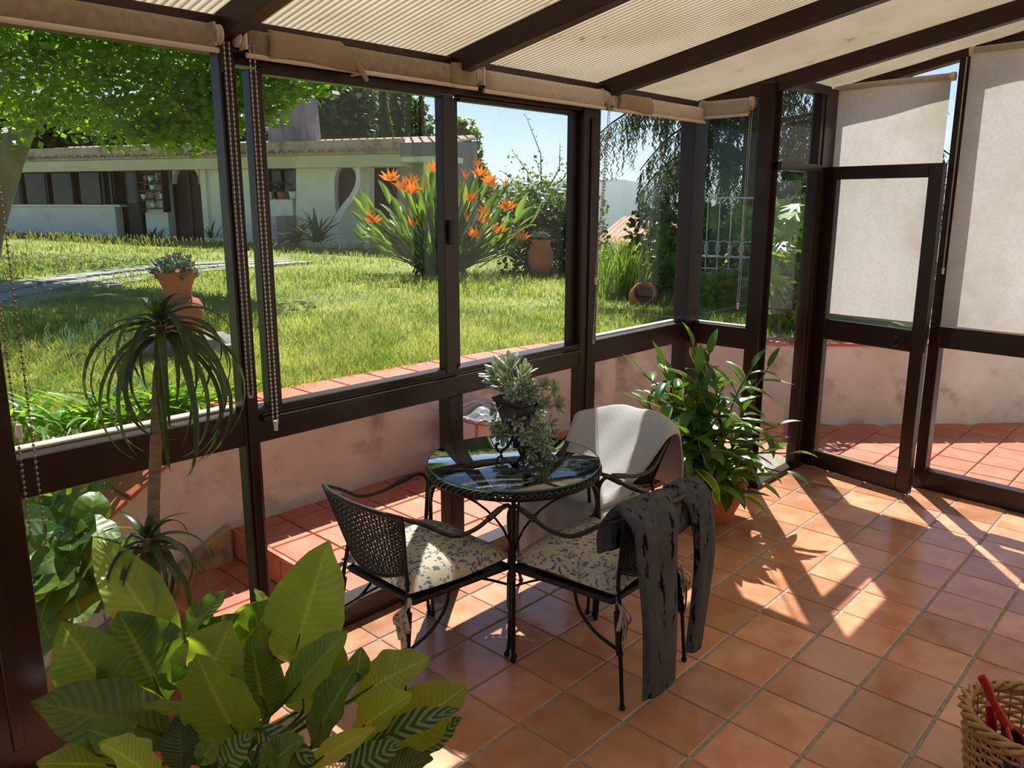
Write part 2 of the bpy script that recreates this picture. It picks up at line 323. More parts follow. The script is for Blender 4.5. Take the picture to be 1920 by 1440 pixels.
frame('track_rail', wl, (X1-.02, X1+.028, -1.336, .468, .935, .952), (X1-.02, X1+.016, -1.336, .468, .952, .962))
frame('head_beam', wl, (X0-.03, X1+.02, -4.2, 1.66, 2.165, ROOF(-1.23)-.012), mat='wood')
frame('window_head', wl, (X0, X1+.004, -1.336, .468, 2.13, 2.166))
win = []
def window(n, y0, y1, z0, z1, label, x=-1.21, fr=0):
    w_ = empty(f'window_{n}', (0,0,0)); tag(w_, label, kind='structure')
    MB().box(x-.002, x+.002, y0-.006, y1+.006, z0-.006, z1+.006).obj('pane', MT['glass'], w_)
    return w_
window(1, -2.095, -1.402, .985, 2.15, 'large fixed pane before the agapanthus bed, leftmost in the wall')
w2 = window(2, -1.25, -.455, .982, 2.113, 'left sliding sash of the middle window, house and lawn behind', x=-1.195)
frame('sash_stile', w2, (-1.215, -1.165, -1.298, -1.25, .955, 2.12)); frame('sash_stile', w2, (-1.215, -1.165, -.455, -.395, .955, 2.12))
frame('sash_rail', w2, (-1.213, -1.167, -1.25, -.455, .95, .985)); frame('sash_rail', w2, (-1.213, -1.167, -1.25, -.455, 2.11, 2.15))
lk = frame('sash_latch', w2, (-1.165, -1.145, -.44, -.41, 1.52, 1.62), mat='iron')
w3 = window(3, -.325, .468, .965, 2.113, 'right sliding sash of the middle window, strelitzia and sky behind', x=-1.225)
frame('sash_stile', w3, (-1.24, -1.215, -.39, -.325, .955, 2.12)); frame('sash_stile', w3, (-1.24, -1.2, .43, .469, .955, 2.12)); frame('sash_rail', w3, (-1.24, -1.2, -.325, .468, .95, .968)); frame('sash_rail', w3, (-1.24, -1.2, -.325, .468, 2.11, 2.13))
window(4, .604, 1.512, .98, 2.16, 'fixed pane beside the inner corner, spruce and hills behind')
window(5, -2.095, -1.402, .095, .857, 'low pane over the outside steps and the bergenia')
window(6, -1.336, -.436, .095, .857, 'low pane behind the wicker chair, pink wall outside')
window(7, -.354, .468, .095, .857, 'low pane behind the glass table, rubble bag outside')
window(8, .604, 1.512, .095, .857, 'low pane behind the towel chair')
window(14, -4.05, -2.28, .985, 2.15, 'fixed pane beside the camera, out of the picture')
window(15, -4.05, -2.28, .095, .857, 'low pane beside the camera, out of the picture')

# ---- short return wall A (y about 1.62), pillar, side light B (x about -.70)
wa = frame('wall_corner', None, (-1.18, -.79, 1.585, 1.655, 0, .09)); tag(wa, 'short brown framed return of the glazed wall', kind='structure')
frame('transom', wa, (-1.175, -.79, 1.59, 1.65, .842, .968)); frame('sill_strip', wa, (-1.175, -.79, 1.63, 1.67, .968, .976), mat='plastic')
frame('pillar', wa, (-.795, -.712, 1.55, 1.655, 0, ROOF(-.77)-.03))
m = MB(); m.hexa([(-1.2,1.59,ROOF(-1.2)-.07),(-.79,1.59,ROOF(-.79)-.07),(-.79,1.65,ROOF(-.79)-.07),(-1.2,1.65,ROOF(-1.2)-.07),(-1.2,1.59,ROOF(-1.2)-.02),(-.79,1.59,ROOF(-.79)-.02),(-.79,1.65,ROOF(-.79)-.02),(-1.2,1.65,ROOF(-1.2)-.02)]); m.obj('head', MT['wood'], wa)
w9 = empty('window_9'); tag(w9, 'narrow fixed pane of the return, railing and spruce behind', kind='structure'); m = MB()
m.hexa([(-1.18,1.618,.965),(-.79,1.618,.965),(-.79,1.622,.965),(-1.18,1.622,.965),(-1.18,1.618,ROOF(-1.18)-.05),(-.79,1.618,ROOF(-.79)-.05),(-.79,1.622,ROOF(-.79)-.05),(-1.18,1.622,ROOF(-1.18)-.05)]); m.obj('pane', MT['glass'], w9)
w10 = empty('window_10'); tag(w10, 'low narrow pane of the return behind the big potted plant', kind='structure'); MB().box(-1.18, -.79, 1.618, 1.622, .09, .845).obj('pane', MT['glass'], w10)
wsd = frame('wall_side', None, (-.735, -.67, 1.598, 2.2, 0, .03)); tag(wsd, 'brown framed side light beside the garden door', kind='structure')
frame('stile', wsd, (-.735, -.685, 1.598, 1.606, .03, 2.33)); frame('stile', wsd, (-.725, -.672, 2.105, 2.15, .03, 2.33))
frame('transom', wsd, (-.735, -.665, 1.598, 2.15, 1.872, 1.918)); frame('head', wsd, (-.74, -.66, 1.598, 2.2, 2.318, ROOF(-.7)-.012))
frame('corner_post', wsd, (-.752, -.664, 2.15, 2.37, 0, ROOF(-.7)-.02))
w11 = empty('window_11'); tag(w11, 'small upper pane of the side light above the transom', kind='structure'); MB().box(-.702, -.698, 1.602, 2.108, 1.915, 2.32).obj('pane', MT['glass'], w11)
w12 = empty('window_12'); tag(w12, 'tall lower pane of the side light left of the door', kind='structure'); MB().box(-.702, -.698, 1.602, 2.108, .028, 1.874).obj('pane', MT['glass'], w12)

# ---- front wall C with door bay; local frame turned -3.92 degrees about (-.046, 2.30)
CW = Matrix.Translation((-.046, 2.30, 0)) @ Matrix.Rotation(R(-3.92), 4, 'Z')
def cframe(name, parent, *b, mat='frame', bevel=.003):
    m = MB()
    for q in b: m.box(*q, m=CW)
    return m.obj(name, MT[mat], parent, bevel=bevel)
wc = cframe('wall_front', None, (.03, 3.6, 0, .075, 0, .118)); tag(wc, 'dark brown framed glazed wall with the garden door', kind='structure')
cframe('mullion', wc, (.036, .098, -.005, .075, 0, 2.47)); cframe('mullion', wc, (1.0, 1.07, 0, .075, 0, 2.66)); cframe('mullion', wc, (2.1, 2.17, 0, .075, 0, 2.86))
cframe('transom', wc, (.098, 3.55, 0, .07, .868, .993)); cframe('threshold', wc, (-.65, .04, .01, .075, 0, .022))
def chead(s): return 2.33 + .19*(s+.65)
m = MB(); m.hexa([CW @ Vector(q) for q in ((-.69,0,chead(-.69)),(3.6,0,chead(3.6)),(3.6,.08,chead(3.6)),(-.69,.08,chead(-.69)),(-.69,0,chead(-.69)+.062),(3.6,0,chead(3.6)+.062),(3.6,.08,chead(3.6)+.062),(-.69,.08,chead(-.69)+.062))]); m.obj('head_beam', MT['wood'], wc)
w13 = empty('window_13'); tag(w13, 'low pane of the front wall right of the door', kind='structure'); MB().box(.09, 1.01, .035, .039, .115, .87, m=CW).obj('pane', MT['glass'], w13)
for n_, (a, b, z0, z1) in {16: (.09, 1.01, .99, 2.62), 17: (1.06, 2.11, .99, 2.8), 18: (1.06, 2.11, .115, .87)}.items():
    w_ = empty(f'window_{n_}'); tag(w_, {16: 'tall upper pane behind the rightmost lowered blind', 17: 'upper front pane beyond the right picture edge', 18: 'low front pane beyond the right picture edge'}[n_], kind='structure'); MB().box(a, b, .035, .039, z0, z1, m=CW).obj('pane', MT['glass'], w_)
# ---- the door, hinged on the corner post, ajar into the room
DM = Matrix.Translation((-.66, 2.245, 0)) @ Matrix.Rotation(R(-11.3), 4, 'Z')
door = empty('door_1'); tag(door, 'brown framed glass door standing ajar into the room', kind='structure')
def dframe(name, *b, mat='frame', bevel=.004, parent=None):
    m = MB()
    for q in b: m.box(*q, m=DM)
    return m.obj(name, MT[mat], parent or door, bevel=bevel)
DWD = .70
dframe('stile', (0, .075, -.025, .025, .012, 1.905)); lock = dframe('stile', (DWD-.075, DWD, -.025, .025, .012, 1.905))
dframe('top_rail', (.075, DWD-.075, -.025, .025, 1.83, 1.905)); dframe('lock_rail', (.075, DWD-.075, -.023, .023, .855, .98)); dframe('bottom_rail', (.075, DWD-.075, -.023, .023, .012, .125))
dframe('glazing_bead', (.075, DWD-.075, -.03, -.018, .122, .134), mat='plastic'); dframe('pane', (.07, DWD-.07, -.002, .002, .12, .86), mat='glass', bevel=0); dframe('pane', (.07, DWD-.07, -.002, .002, .975, 1.835), mat='glass', bevel=0)
kb = MB(); kb.lathe([(.0,.0),(.026,0),(.028,.006),(.012,.01),(.011,.035),(.024,.042),(.03,.055),(.026,.068),(.018,.07),(.016,.064),(0,.064)], 20, m=DM @ Matrix.Translation((DWD-.135, -.023, .918)) @ Matrix.Rotation(R(90), 4, 'X')); kb.obj('door_knob', MT['iron'], door)
dframe('latch_plate', (DWD-.004, DWD+.004, -.012, .012, .86, .98), mat='iron2', bevel=0)

# ---- rafters and corrugated roof
ceil = empty('ceiling'); tag(ceil, 'lean-to roof of translucent corrugated sheets on brown rafters', kind='structure')
def rafter(y, w_=.055, xa=-1.2, xb=3.5, d=.085):
    m = MB(); q = []
    for dz in (-d, 0):
        for (x, yy) in ((xa, y-w_/2), (xb, y-w_/2), (xb, y+w_/2), (xa, y+w_/2)): q.append((x, yy, ROOF(x)-.008+dz))
    m.hexa(q); return m.obj('rafter', MT['wood'], ceil, bevel=.003)
for y in (-3.34, -2.35, -1.365, -.375, .635, 1.61): rafter(y)
for x in (2.2,):
    m = MB(); m.box(x, x+.05, -4.2, 2.3, ROOF(x)-.2, ROOF(x)-.1); m.obj('purlin', MT['wood'], ceil)
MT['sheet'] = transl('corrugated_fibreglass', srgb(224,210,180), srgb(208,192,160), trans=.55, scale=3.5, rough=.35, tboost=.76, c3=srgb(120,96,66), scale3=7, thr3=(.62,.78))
def corrugation_shade(m, pit):                    # corrugation shading painted into the sheet colour: darker lines in the valleys
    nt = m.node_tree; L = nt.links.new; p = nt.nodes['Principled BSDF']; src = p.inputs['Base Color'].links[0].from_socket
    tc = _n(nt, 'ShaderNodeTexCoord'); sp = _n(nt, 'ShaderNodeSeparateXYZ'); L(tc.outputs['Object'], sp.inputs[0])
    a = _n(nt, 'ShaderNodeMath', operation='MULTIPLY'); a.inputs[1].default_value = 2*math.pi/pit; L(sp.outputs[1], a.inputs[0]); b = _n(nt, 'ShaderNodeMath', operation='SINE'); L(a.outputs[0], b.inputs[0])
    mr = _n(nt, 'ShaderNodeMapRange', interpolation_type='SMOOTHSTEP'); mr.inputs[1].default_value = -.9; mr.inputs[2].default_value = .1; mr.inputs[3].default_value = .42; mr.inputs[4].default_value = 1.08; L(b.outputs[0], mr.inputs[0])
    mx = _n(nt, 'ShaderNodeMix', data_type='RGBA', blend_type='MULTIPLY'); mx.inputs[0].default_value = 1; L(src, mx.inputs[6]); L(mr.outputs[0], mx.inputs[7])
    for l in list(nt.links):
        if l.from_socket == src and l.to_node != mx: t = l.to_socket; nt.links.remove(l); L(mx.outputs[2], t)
corrugation_shade(MT['sheet'], .0275)
PIT, AMP = .0275, .0072
def sheet(y0, y1, xa, xb):
    n = int((y1-y0)/PIT*8); ys = np.linspace(y0, y1, n+1); xs = np.array([xa, xa+.35, xa+.9, xa+1.6, xa+2.6, xb])
    V = np.array([(x, y, ROOF(x)+AMP*math.sin(2*math.pi*y/PIT)) for x in xs for y in ys]); k = len(ys)
    F = np.array([(i*k+j, (i+1)*k+j, (i+1)*k+j+1, i*k+j+1) for i in range(len(xs)-1) for j in range(k-1)])
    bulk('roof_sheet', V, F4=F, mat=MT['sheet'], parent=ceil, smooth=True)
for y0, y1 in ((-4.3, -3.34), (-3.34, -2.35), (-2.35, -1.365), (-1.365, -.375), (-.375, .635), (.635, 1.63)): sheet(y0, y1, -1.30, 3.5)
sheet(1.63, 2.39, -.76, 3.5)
# ================================================================== TERRACE, STEPS, RETAINING WALL, LAWN
TZ = -.012
WP = [(-2.46,-6.0),(-2.46,-2.6),(-2.46,-1.6),(-2.46,-.86),(-2.455,.3),(-2.42,1.0),(-2.36,1.6),(-2.24,2.12),(-1.86,2.66),(-1.2,3.15),(-.5,3.78),(.16,4.45),(1.0,5.3),(2.4,6.9)]
WPs = [p for p in spline([(a, b, 0) for a, b in WP[3:]], 5)]; WPs = [Vector((-2.46,-6,0)), Vector((-2.46,-3.2,0)), Vector((-2.46,-2.4,0)), Vector((-2.46,-1.6,0)), Vector((-2.46,-1.2,0))] + WPs
def wtop(y, x=-2.46): return .61 if y > -.86 else max(-.75, .61 + .645*(y+.86))
def wnorm(i):
    a, b = WPs[max(i-1,0)], WPs[min(i+1,len(WPs)-1)]; t = (b-a).normalized(); return Vector((-t[1], t[0], 0))
MT['pink'] = pm('weathered_pink_plaster', srgb(234,232,226), srgb(212,206,196), scale=2.2, rough=.9, bump=.25, bscale=45, c3=srgb(164,154,140), scale3=3.2, thr3=(.5,.72))
rw = MB(); n = len(WPs)
for i in range(n-1):
    a, b = WPs[i], WPs[i+1]; na, nb = wnorm(i), wnorm(i+1); za, zb = wtop(a[1]), wtop(b[1]); k = .22
    rw.hexa([(a[0],a[1],-1.4),(b[0],b[1],-1.4),(b[0]+nb[0]*k,b[1]+nb[1]*k,-1.4),(a[0]+na[0]*k,a[1]+na[1]*k,-1.4),(a[0],a[1],za),(b[0],b[1],zb),(b[0]+nb[0]*k,b[1]+nb[1]*k,zb),(a[0]+na[0]*k,a[1]+na[1]*k,za)])
retw = rw.obj('retaining_wall', MT['pink']); tag(retw, 'low curved pink plaster retaining wall around the terrace', 'wall', kind='structure')
MT['cap'] = pm('terracotta_coping', srgb(196,102,70), srgb(212,122,88), scale=6, rough=.6, rand=.12, c3=srgb(150,112,88), scale3=5, thr3=(.55,.75))
# coping tiles along the wall
acc = 0; seg = [(WPs[i+1]-WPs[i]).length for i in range(n-1)]; tot = sum(seg)
def wpos(s):
    for i in range(n-1):
        if s <= seg[i] or i == n-2:
            t = s/seg[i]; return WPs[i].lerp(WPs[i+1], t), wnorm(i).lerp(wnorm(i+1), t).normalized()
        s -= seg[i]
s = 3.6; L_ = .262
while s < tot-.3:
    p, nn = wpos(s); q, n2 = wpos(s+L_-.012); zp, zq = wtop(p[1]), wtop(q[1]); a0, a1 = -.025, .245; th = .024
    m = MB(); P_ = []
    for dz in (0, th):
        for (b, nb, zb) in ((p, nn, zp), (q, n2, zq)):
            P_.append((b[0]+nb[0]*a0, b[1]+nb[1]*a0, zb+dz)); P_.append((b[0]+nb[0]*a1, b[1]+nb[1]*a1, zb+dz))
    m.hexa([P_[0],P_[2],P_[3],P_[1],P_[4],P_[6],P_[7],P_[5]]); m.obj('coping_tile', MT['cap'], retw, bevel=.004); s += L_
MT['sand'] = pm('sandstone_cladding', srgb(206,176,136), srgb(180,146,108), scale=5, rough=.95, bump=.8, bscale=18, c3=srgb(112,104,96), scale3=3.5, thr3=(.5,.68))
y = -.86
for k in range(9):                                    # stone plinth stepping down beside the stair
    y0, y1 = -.865-.36*k-.36, -.865-.36*k; m = MB()
    zt0, zt1 = .035+.466*(y0+.86), .035+.466*(y1+.86)
    m.hexa([(-2.46,y0+.006,zt0-.55),(-2.46,y1-.006,zt1-.55),(-2.40,y1-.006,zt1-.55),(-2.40,y0+.006,zt0-.55),(-2.46,y0+.006,zt0),(-2.46,y1-.006,zt1),(-2.415,y1-.006,zt1),(-2.415,y0+.006,zt0)]); m.obj('plinth_stone', MT['sand'], retw, bevel=.012)

# ---- terrace slab and tiles
def inside_terrace(x, y):
    if x > -1.30 and y < 1.70: return False
    if x > -.78 and y < 2.36: return False
    if y < -.84 or x < -2.5: return False
    for i in range(len(WPs)-1):
        a, b = WPs[i], WPs[i+1]
        if min(abs((Vector((x,y,0))-a).length), 9) < .45:
            if (Vector((x,y,0))-a).dot(wnorm(i)) > .1: return False
    if y > 2.0:                                         # behind the slanting part of the wall
        for i in range(len(WPs)-1):
            a, b = WPs[i], WPs[i+1]
            if a[1] > 1.9 and min(a[0],b[0]) <= x <= max(a[0],b[0]):
                if (Vector((x,y,0))-a).dot(wnorm(i)) > .1: return False
    return x < 3.2 and y < 6.5
poly = [(-1.30,-.83),(-1.30,1.70),(-.78,1.70),(-.78,2.385),(3.6,2.12),(3.6,8.0),(2.4,6.9)] + [(p[0]-.05, p[1]+.03) for p in reversed(WPs) if p[1] > -.85] + [(-2.5,-.83)]
terr = MB().prism(poly, -.5, TZ-.012).obj('terrace', MT['ogrout']); tag(terr, 'sunlit terracotta tiled terrace outside the glazing', kind='structure')
ot_me = [MB().cbox(-PX_/2+.007, PX_/2-.007, -PY_/2+.005, PY_/2-.005, -.013, random.uniform(-.001,.001), .003).mesh('terrace_tile', MT['otile']) for _ in range(4)]
k = 0
for i in range(-12, 14):
    for j in range(-3, 30):
        cx, cy = i*PX_-1.34+.125, (j+.5)*PY_-.83
        if not inside_terrace(cx, cy): continue
        if inview((cx, cy, TZ), 40):
            o = mkobj('terrace_tile', ot_me[k % 4], terr); o.location = (cx, cy, TZ); o.rotation_euler = (0, 0, random.uniform(-.008,.008)); k += 1
# ---- steps going down along the wall
steps = MB()
for q in range(6): steps.box(-2.47, -1.265, -.84-.365*(q+1), -.84-.365*q, -1.6, -.185-.17*q)
steps.box(-2.47, -1.265, -6, -.84-.365*6, -1.6, -.185-.17*6)
stp = steps.obj('terrace_steps', MT['ogrout']); tag(stp, 'terracotta steps descending beside the sunroom', kind='structure')
for q in range(4):
    yf = -.84-.365*(q+1); z = -.185-.17*q
    for t in range(5):
        x0 = -2.46+.245*t; x1 = min(x0+.236, -1.27)
        MB().cbox(x0, x1, yf-.012, yf+.236, z-.002, z+.012, .004).obj('tread_tile', MT['otile'], stp)
        MB().cbox(x0, x1, yf+.245, yf+.356, z-.002, z+.012, .004).obj('tread_tile', MT['otile'], stp)
for q in range(5):
    yf = -.84-.365*q; zt = TZ if q == 0 else -.185-.17*(q-1); zb = -.173-.17*q
    for t in range(5):
        x0 = -2.46+.245*t; x1 = min(x0+.236, -1.27)
        MB().box(x0, x1, yf-.011, yf+.002, zb+.004, zt-.006-(.0 if q else .003)).obj('riser_tile', MT['otile'], stp)
MB().box(-2.46, -1.27, -.852, -.83, TZ-.02, TZ-.001).obj('edge_strip', MT['otile'], stp)

# ---- lawn
FW, RT = Vector((-.685, .7285, 0)), Vector((.7285, .685, 0))
def zl(x, y):
    v = Vector((x, y, 0)) - Vector((CAM[0], CAM[1], 0)); D = v.dot(FW); l = v.dot(RT)
    z = .585 + .02*max(0, -l-1)*min(1, max(0, (D-3)/9))
    if x < -2.2 and y < -.86: z = min(z, wtop(y)-.03 + .75*max(0, -2.66-x))
    if D > 26: z -= (D-26)*.12 if l > -6 else 0
    return z + .015*math.sin(x*1.7)*math.cos(y*1.3)
offs = [.10, .35, .8, 1.5, 2.4, 3.5, 5, 7, 9.5, 13, 17, 22, 28, 40, 70, 130, 220]
MT['lawn'] = pm('grass_ground', srgb(124,142,76), srgb(164,168,102), scale=.8, rough=1, bump=1, bscale=30, c3=srgb(150,142,86), scale3=1.4, thr3=(.52,.7))
V = []; 
for i, p in enumerate(WPs):
    nn = wnorm(i)
    for d in offs:
        q = p + nn*d; V.append((q[0], q[1], zl(q[0], q[1])))
k = len(offs); F = [(i*k+j, (i+1)*k+j, (i+1)*k+j+1, i*k+j+1) for i in range(len(WPs)-1) for j in range(k-1)]
F = [tuple(reversed(f)) for f in F]
lawn = MB(); lawn.add(V, F, True); lawn = lawn.obj('lawn', MT['lawn']); tag(lawn, 'sloping green lawn of the garden', kind='structure')
def inlawn(x, y):
    if x > -2.62 and y < 2.3: return False
    v = Vector((x, y, 0))
    if y > 1.8:
        for i in range(len(WPs)-1):
            a, b = WPs[i], WPs[i+1]
            if a[1] > 1.6 and min(a[0],b[0])-.01 <= x <= max(a[0],b[0])+.01: return (v-a).dot(wnorm(i)) > .26
    return x < -2.66
# grass blades: one mesh, denser and finer near the glass
MT['grass'] = leafm('grass_blades', srgb(116,136,66), srgb(174,178,112), trans=.5, rough=.6, rand=0, tcol=(1.6,1.55,.85), spec=.2)
PB = []; HB = []
cnt = 0
while cnt < 95000:
    xp = random.uniform(-40, 1560); yp = 440 + (random.random()**.75)*430
    d = ray(xp, yp)
    if xp < 545 and abs(yp-np.interp(xp, (-70,0,70,150,230,300,390,470,540), (573,556,545,531,519,510,502,495,489))-2) < np.interp(xp, (-70,0,150,300,540), (24,20,12,7,4)): continue     # no grass on the paved path
    if d[2] > -.02: continue
    p = onz(xp, yp, .6)
    if (p-CAM).length > 30 or not inlawn(p[0], p[1]): continue
    D = (p-CAM).length; PB.append((p[0]+random.gauss(0,.03), p[1]+random.gauss(0,.03), zl(p[0],p[1])-.004)); HB.append(D); cnt += 1
PB = np.array(PB); HB = np.array(HB); N = len(PB)
clump = (np.sin(PB[:,0]*2.1+1)*np.cos(PB[:,1]*1.7)+np.sin(PB[:,0]*.9-PB[:,1]*1.1))*.25
h = (.035+.05*rng.random(N)**2)*(1+.035*(HB-4))*(1+clump); wd = .0022*(1+.28*(HB-4)); an = rng.random(N)*math.pi*2; le = rng.normal(0,.45,(N,2))*h[:,None]
dx = np.stack([np.cos(an)*wd, np.sin(an)*wd, np.zeros(N)], 1); mid = PB+np.c_[le*.35, h*.6]; tip = PB+np.c_[le, h]
V = np.concatenate([PB-dx, PB+dx, mid+dx*.8, mid-dx*.8, tip+dx*.1, tip-dx*.1]); I = np.arange(N)
F = np.concatenate([np.stack([I, I+N, I+2*N, I+3*N],1), np.stack([I+3*N, I+2*N, I+4*N, I+5*N],1)])
g = bulk('grass', V, F4=F, mat=MT['grass']); tag(g, 'short sunlit grass blades covering the lawn', 'grass', kind='stuff')

# ---- paving stones of the garden path
MT['pstone'] = pm('pale_path_stone', srgb(150,150,148), srgb(186,182,174), scale=6, rough=.9, rand=.15, bump=.4)
path = empty('stone_path'); tag(path, 'crazy paved path of pale stones curving across the lawn', 'path', kind='structure')
cl = spline([onz(a, b, .66) for a, b in ((-70,573),(0,556),(70,545),(150,531),(230,519),(300,510),(390,502),(470,495),(540,489))], 6)
for i in range(len(cl)-1):
    a, b = cl[i], cl[i+1]; t = (b-a).normalized(); nn = Vector((-t[1], t[0], 0)); wd_ = .62
    for l in range(3):
        c = a.lerp(b, .5+random.uniform(-.1,.1)) + nn*(wd_*(l-1)*.72+random.uniform(-.05,.05)); r = min(.24, (b-a).length*.55)
        po = []
        for e in range(7):
            an_ = e/7*2*math.pi+random.uniform(-.25,.25); rr = random.uniform(.8,1.1); q = c+t*(math.cos(an_)*r*1.15*rr)+nn*(math.sin(an_)*.23*rr); po.append((q[0], q[1]))
        z = zl(c[0], c[1]); MB().prism(po, z-.03, z+.028).obj('paving_stone', MT['pstone'], path)
# ================================================================== ROLLER BLINDS
MT['fab'] = transl('blind_fabric', srgb(222,216,210), srgb(210,204,198), trans=.5, scale=60, stretch=(1,1,1), rough=.9, tboost=1.25, spec=.1, c3=srgb(200,190,176), scale3=2.0, thr3=(.5,.75), bump=.15, bscale=300)
MT['fab2'] = pm('rolled_blind_fabric', srgb(152,138,118), srgb(170,156,136), scale=40, rough=.95, bump=.2, bscale=250, spec=.1)
MT['fab3'] = pm('backlit_rolled_fabric', srgb(196,186,168), srgb(210,200,184), scale=40, rough=.95, bump=.2, bscale=250, spec=.1)  # rolled fabric again, lightened: light from behind is put into its colour
MT['bead'] = pm('grey_bead', srgb(190,178,166), srgb(208,198,188), rough=.4)
MT['bead2'] = pm('brown_bead', srgb(120,98,82), srgb(140,116,98), rough=.45)
def chain(parent, pa, pb, sep=(0,.02,0), r=.0038, pit=.015, mat='bead', weight=True):
    pa, pb, sp = Vector(pa), Vector(pb), Vector(sep); m = MB(); pts = []
    n = int((pa-pb).length/pit); h = (pb+sp*.5)
    for i in range(n+1): pts.append(pa.lerp(pb, i/n))
    for i in range(1, 6): t = math.pi*i/6; pts.append(h - sp*.5*math.cos(t) + Vector((0,0,-.018*math.sin(t))))
    for i in range(n+1): pts.append((pb+sp).lerp(pa+sp, i/n))
    for p in pts: m.ball(p, r, 6)
    m.tube(pts, .0011, 4, cap=False); o = m.obj('bead_chain', MT[mat], parent); o['kind'] = 'stuff'
    if weight: MB().tube([pb+sp*.5+Vector((0,0,.0)), pb+sp*.5+Vector((0,0,-.035))], [.008,.007], 8).obj('chain_weight', MT['plastic'], parent)
    return o
def bracket(parent, c, ax):                # ivory end bracket with chain wheel
    a = Vector(ax); M4 = orient(c, a, (0,0,1)); m = MB()
    m.box(-.03, .012, -.004, .004, -.036, .034, m=M4); m.lathe([(0,.0),(.030,.0),(.030,.006),(.022,.008),(.022,.013),(.030,.015),(.030,.021),(0,.021)], 18, m=M4 @ Matrix.Rotation(R(-90),4,'X')); return m.obj('end_bracket', MT['plastic'], parent)
def rolled(name, label, a, b, z, drop, inward, rr=.027, mat='fab2', fold=None):
    a, b = Vector((a[0],a[1],z)), Vector((b[0],b[1],z)); t = (b-a).normalized(); inn = Vector(inward)
    o = empty(name); tag(o, label, 'roller blind', 'rolled up blinds under the eaves')
    MB().tube([a+t*.02, b-t*.02], rr, 18).obj('fabric_roll', MT[mat], o)
    m = MB(); pr_ = [(rr*math.cos(q), rr*math.sin(q)) for q in np.linspace(math.pi*.5, 0, 6)] + [(rr*.98, -rr*.6), (rr*.93, -drop)]
    m.grid(lambda u, v: a.lerp(b, .02+.96*u) + inn*(pr_[min(7, int(v*7+.5))][0]+.001+.002*math.sin(u*17)) + Vector((0,0,pr_[min(7, int(v*7+.5))][1]+.001)), 12, 8); m.obj('fabric_flap', MT[mat], o, solid=.0015)
    MB().tube([a+t*.012+inn*rr*.9+Vector((0,0,-drop-.004)), b-t*.012+inn*rr*.9+Vector((0,0,-drop-.004))], .0085, 8).obj('bottom_bar', MT['plastic'], o)
    bracket(o, a+t*.012, -t); bracket(o, b-t*.012, t)
    return o
XB = -1.135
b1 = rolled('roller_blind', 'rolled blind above the large left pane', (XB,-2.62), (XB,-1.415), 2.205, .048, (1,0,0))
p = onx(60, 1020, -1.09); chain(b1, (-1.09, p[1], 2.15), (-1.09, p[1], p[2]), (0,.035,0), r=.0046, pit=.0165, mat='bead2', weight=False); q = onx(45, 806, -1.085); MB().box(-1.092,-1.08,p[1]-.006,p[1]+.012,q[2]-.02,q[2]+.02).obj('chain_connector', MT['plastic'], b1, bevel=.004)
chain(b1, (XB+.02, -1.405, 2.18), (XB+.02, -1.405, 1.06), (0,.017,0), weight=False)
b2 = rolled('roller_blind', 'rolled blind with a loose torn flap above the left sliding sash', (XB,-1.345), (XB,-.30), 2.205, .05, (1,0,0))
chain(b2, (XB+.03, -1.325, 2.18), (XB+.03, -1.325, .945), (0,.017,0))
MT['paper'] = transl('pale_lining', srgb(206,186,156), srgb(194,172,140), trans=.4, scale=10, rough=.9, tboost=1.0)
def flap(parent, y0, y1, y2, x, zt, zb):   # loose lining folded back over the roll
    m = MB()
    def f(u, v):
        ye = y1 + (y2-y1)*v; y = y0+(ye-y0)*u; return Vector((x+.006+.012*math.sin(v*math.pi)+.012*(u**4), y, zt+(zb-zt)*v+.008*math.sin(u*5)*v))
    m.grid(f, 14, 8); m.obj('loose_lining', MT['paper'], parent, solid=.001)
flap(b2, -1.26, -.99, -.90, XB+.03, 2.237, 2.15)
m = MB(); m.tube([(XB+.05,-.99,2.225),(XB+.055,-.945,2.18),(XB+.055,-.90,2.135),(XB+.05,-.885,2.118)], [.004,.012,.010,.007], 7, flat=.4); m.tube([(XB+.05,-.90,2.142),(XB+.05,-.955,2.128)], [.006,.003], 6); m.obj('torn_strip', MT['paper'], b2)
m = MB(); m.grid(lambda u, v: Vector((XB+.031, -.46+.14*u, 2.235-.09*v+.01*u)), 4, 4); m.obj('loose_lining', MT['paper'], b2, solid=.001)
b3 = rolled('roller_blind', 'rolled blind above the right sliding sash', (XB,-.285), (XB,.575), 2.205, .055, (1,0,0), mat='fab3')
b4 = rolled('roller_blind', 'rolled blind with a curled lining above the corner pane', (XB,.61), (XB,1.535), 2.20, .05, (1,0,0), mat='fab3')
flap(b4, .66, .93, .95, XB+.028, 2.225, 2.15)
chain(b4, (XB+.03, .60, 2.16), (XB+.03, .52, 1.32), (0,-.012,0), r=.0034, weight=True); chain(b3, (XB+.03, .585, 2.16), (XB+.03, .50, 1.0), (0,.014,0), r=.0034, weight=False)
b5 = rolled('roller_blind', 'short rolled blind on the narrow return pane', (-1.145,1.545), (-.83,1.545), 2.235, .06, (0,-1,0), mat='fab')
chain(b5, (-.835, 1.53, 2.21), (-.845, 1.53, 1.12), (.012,0,0), r=.0034)
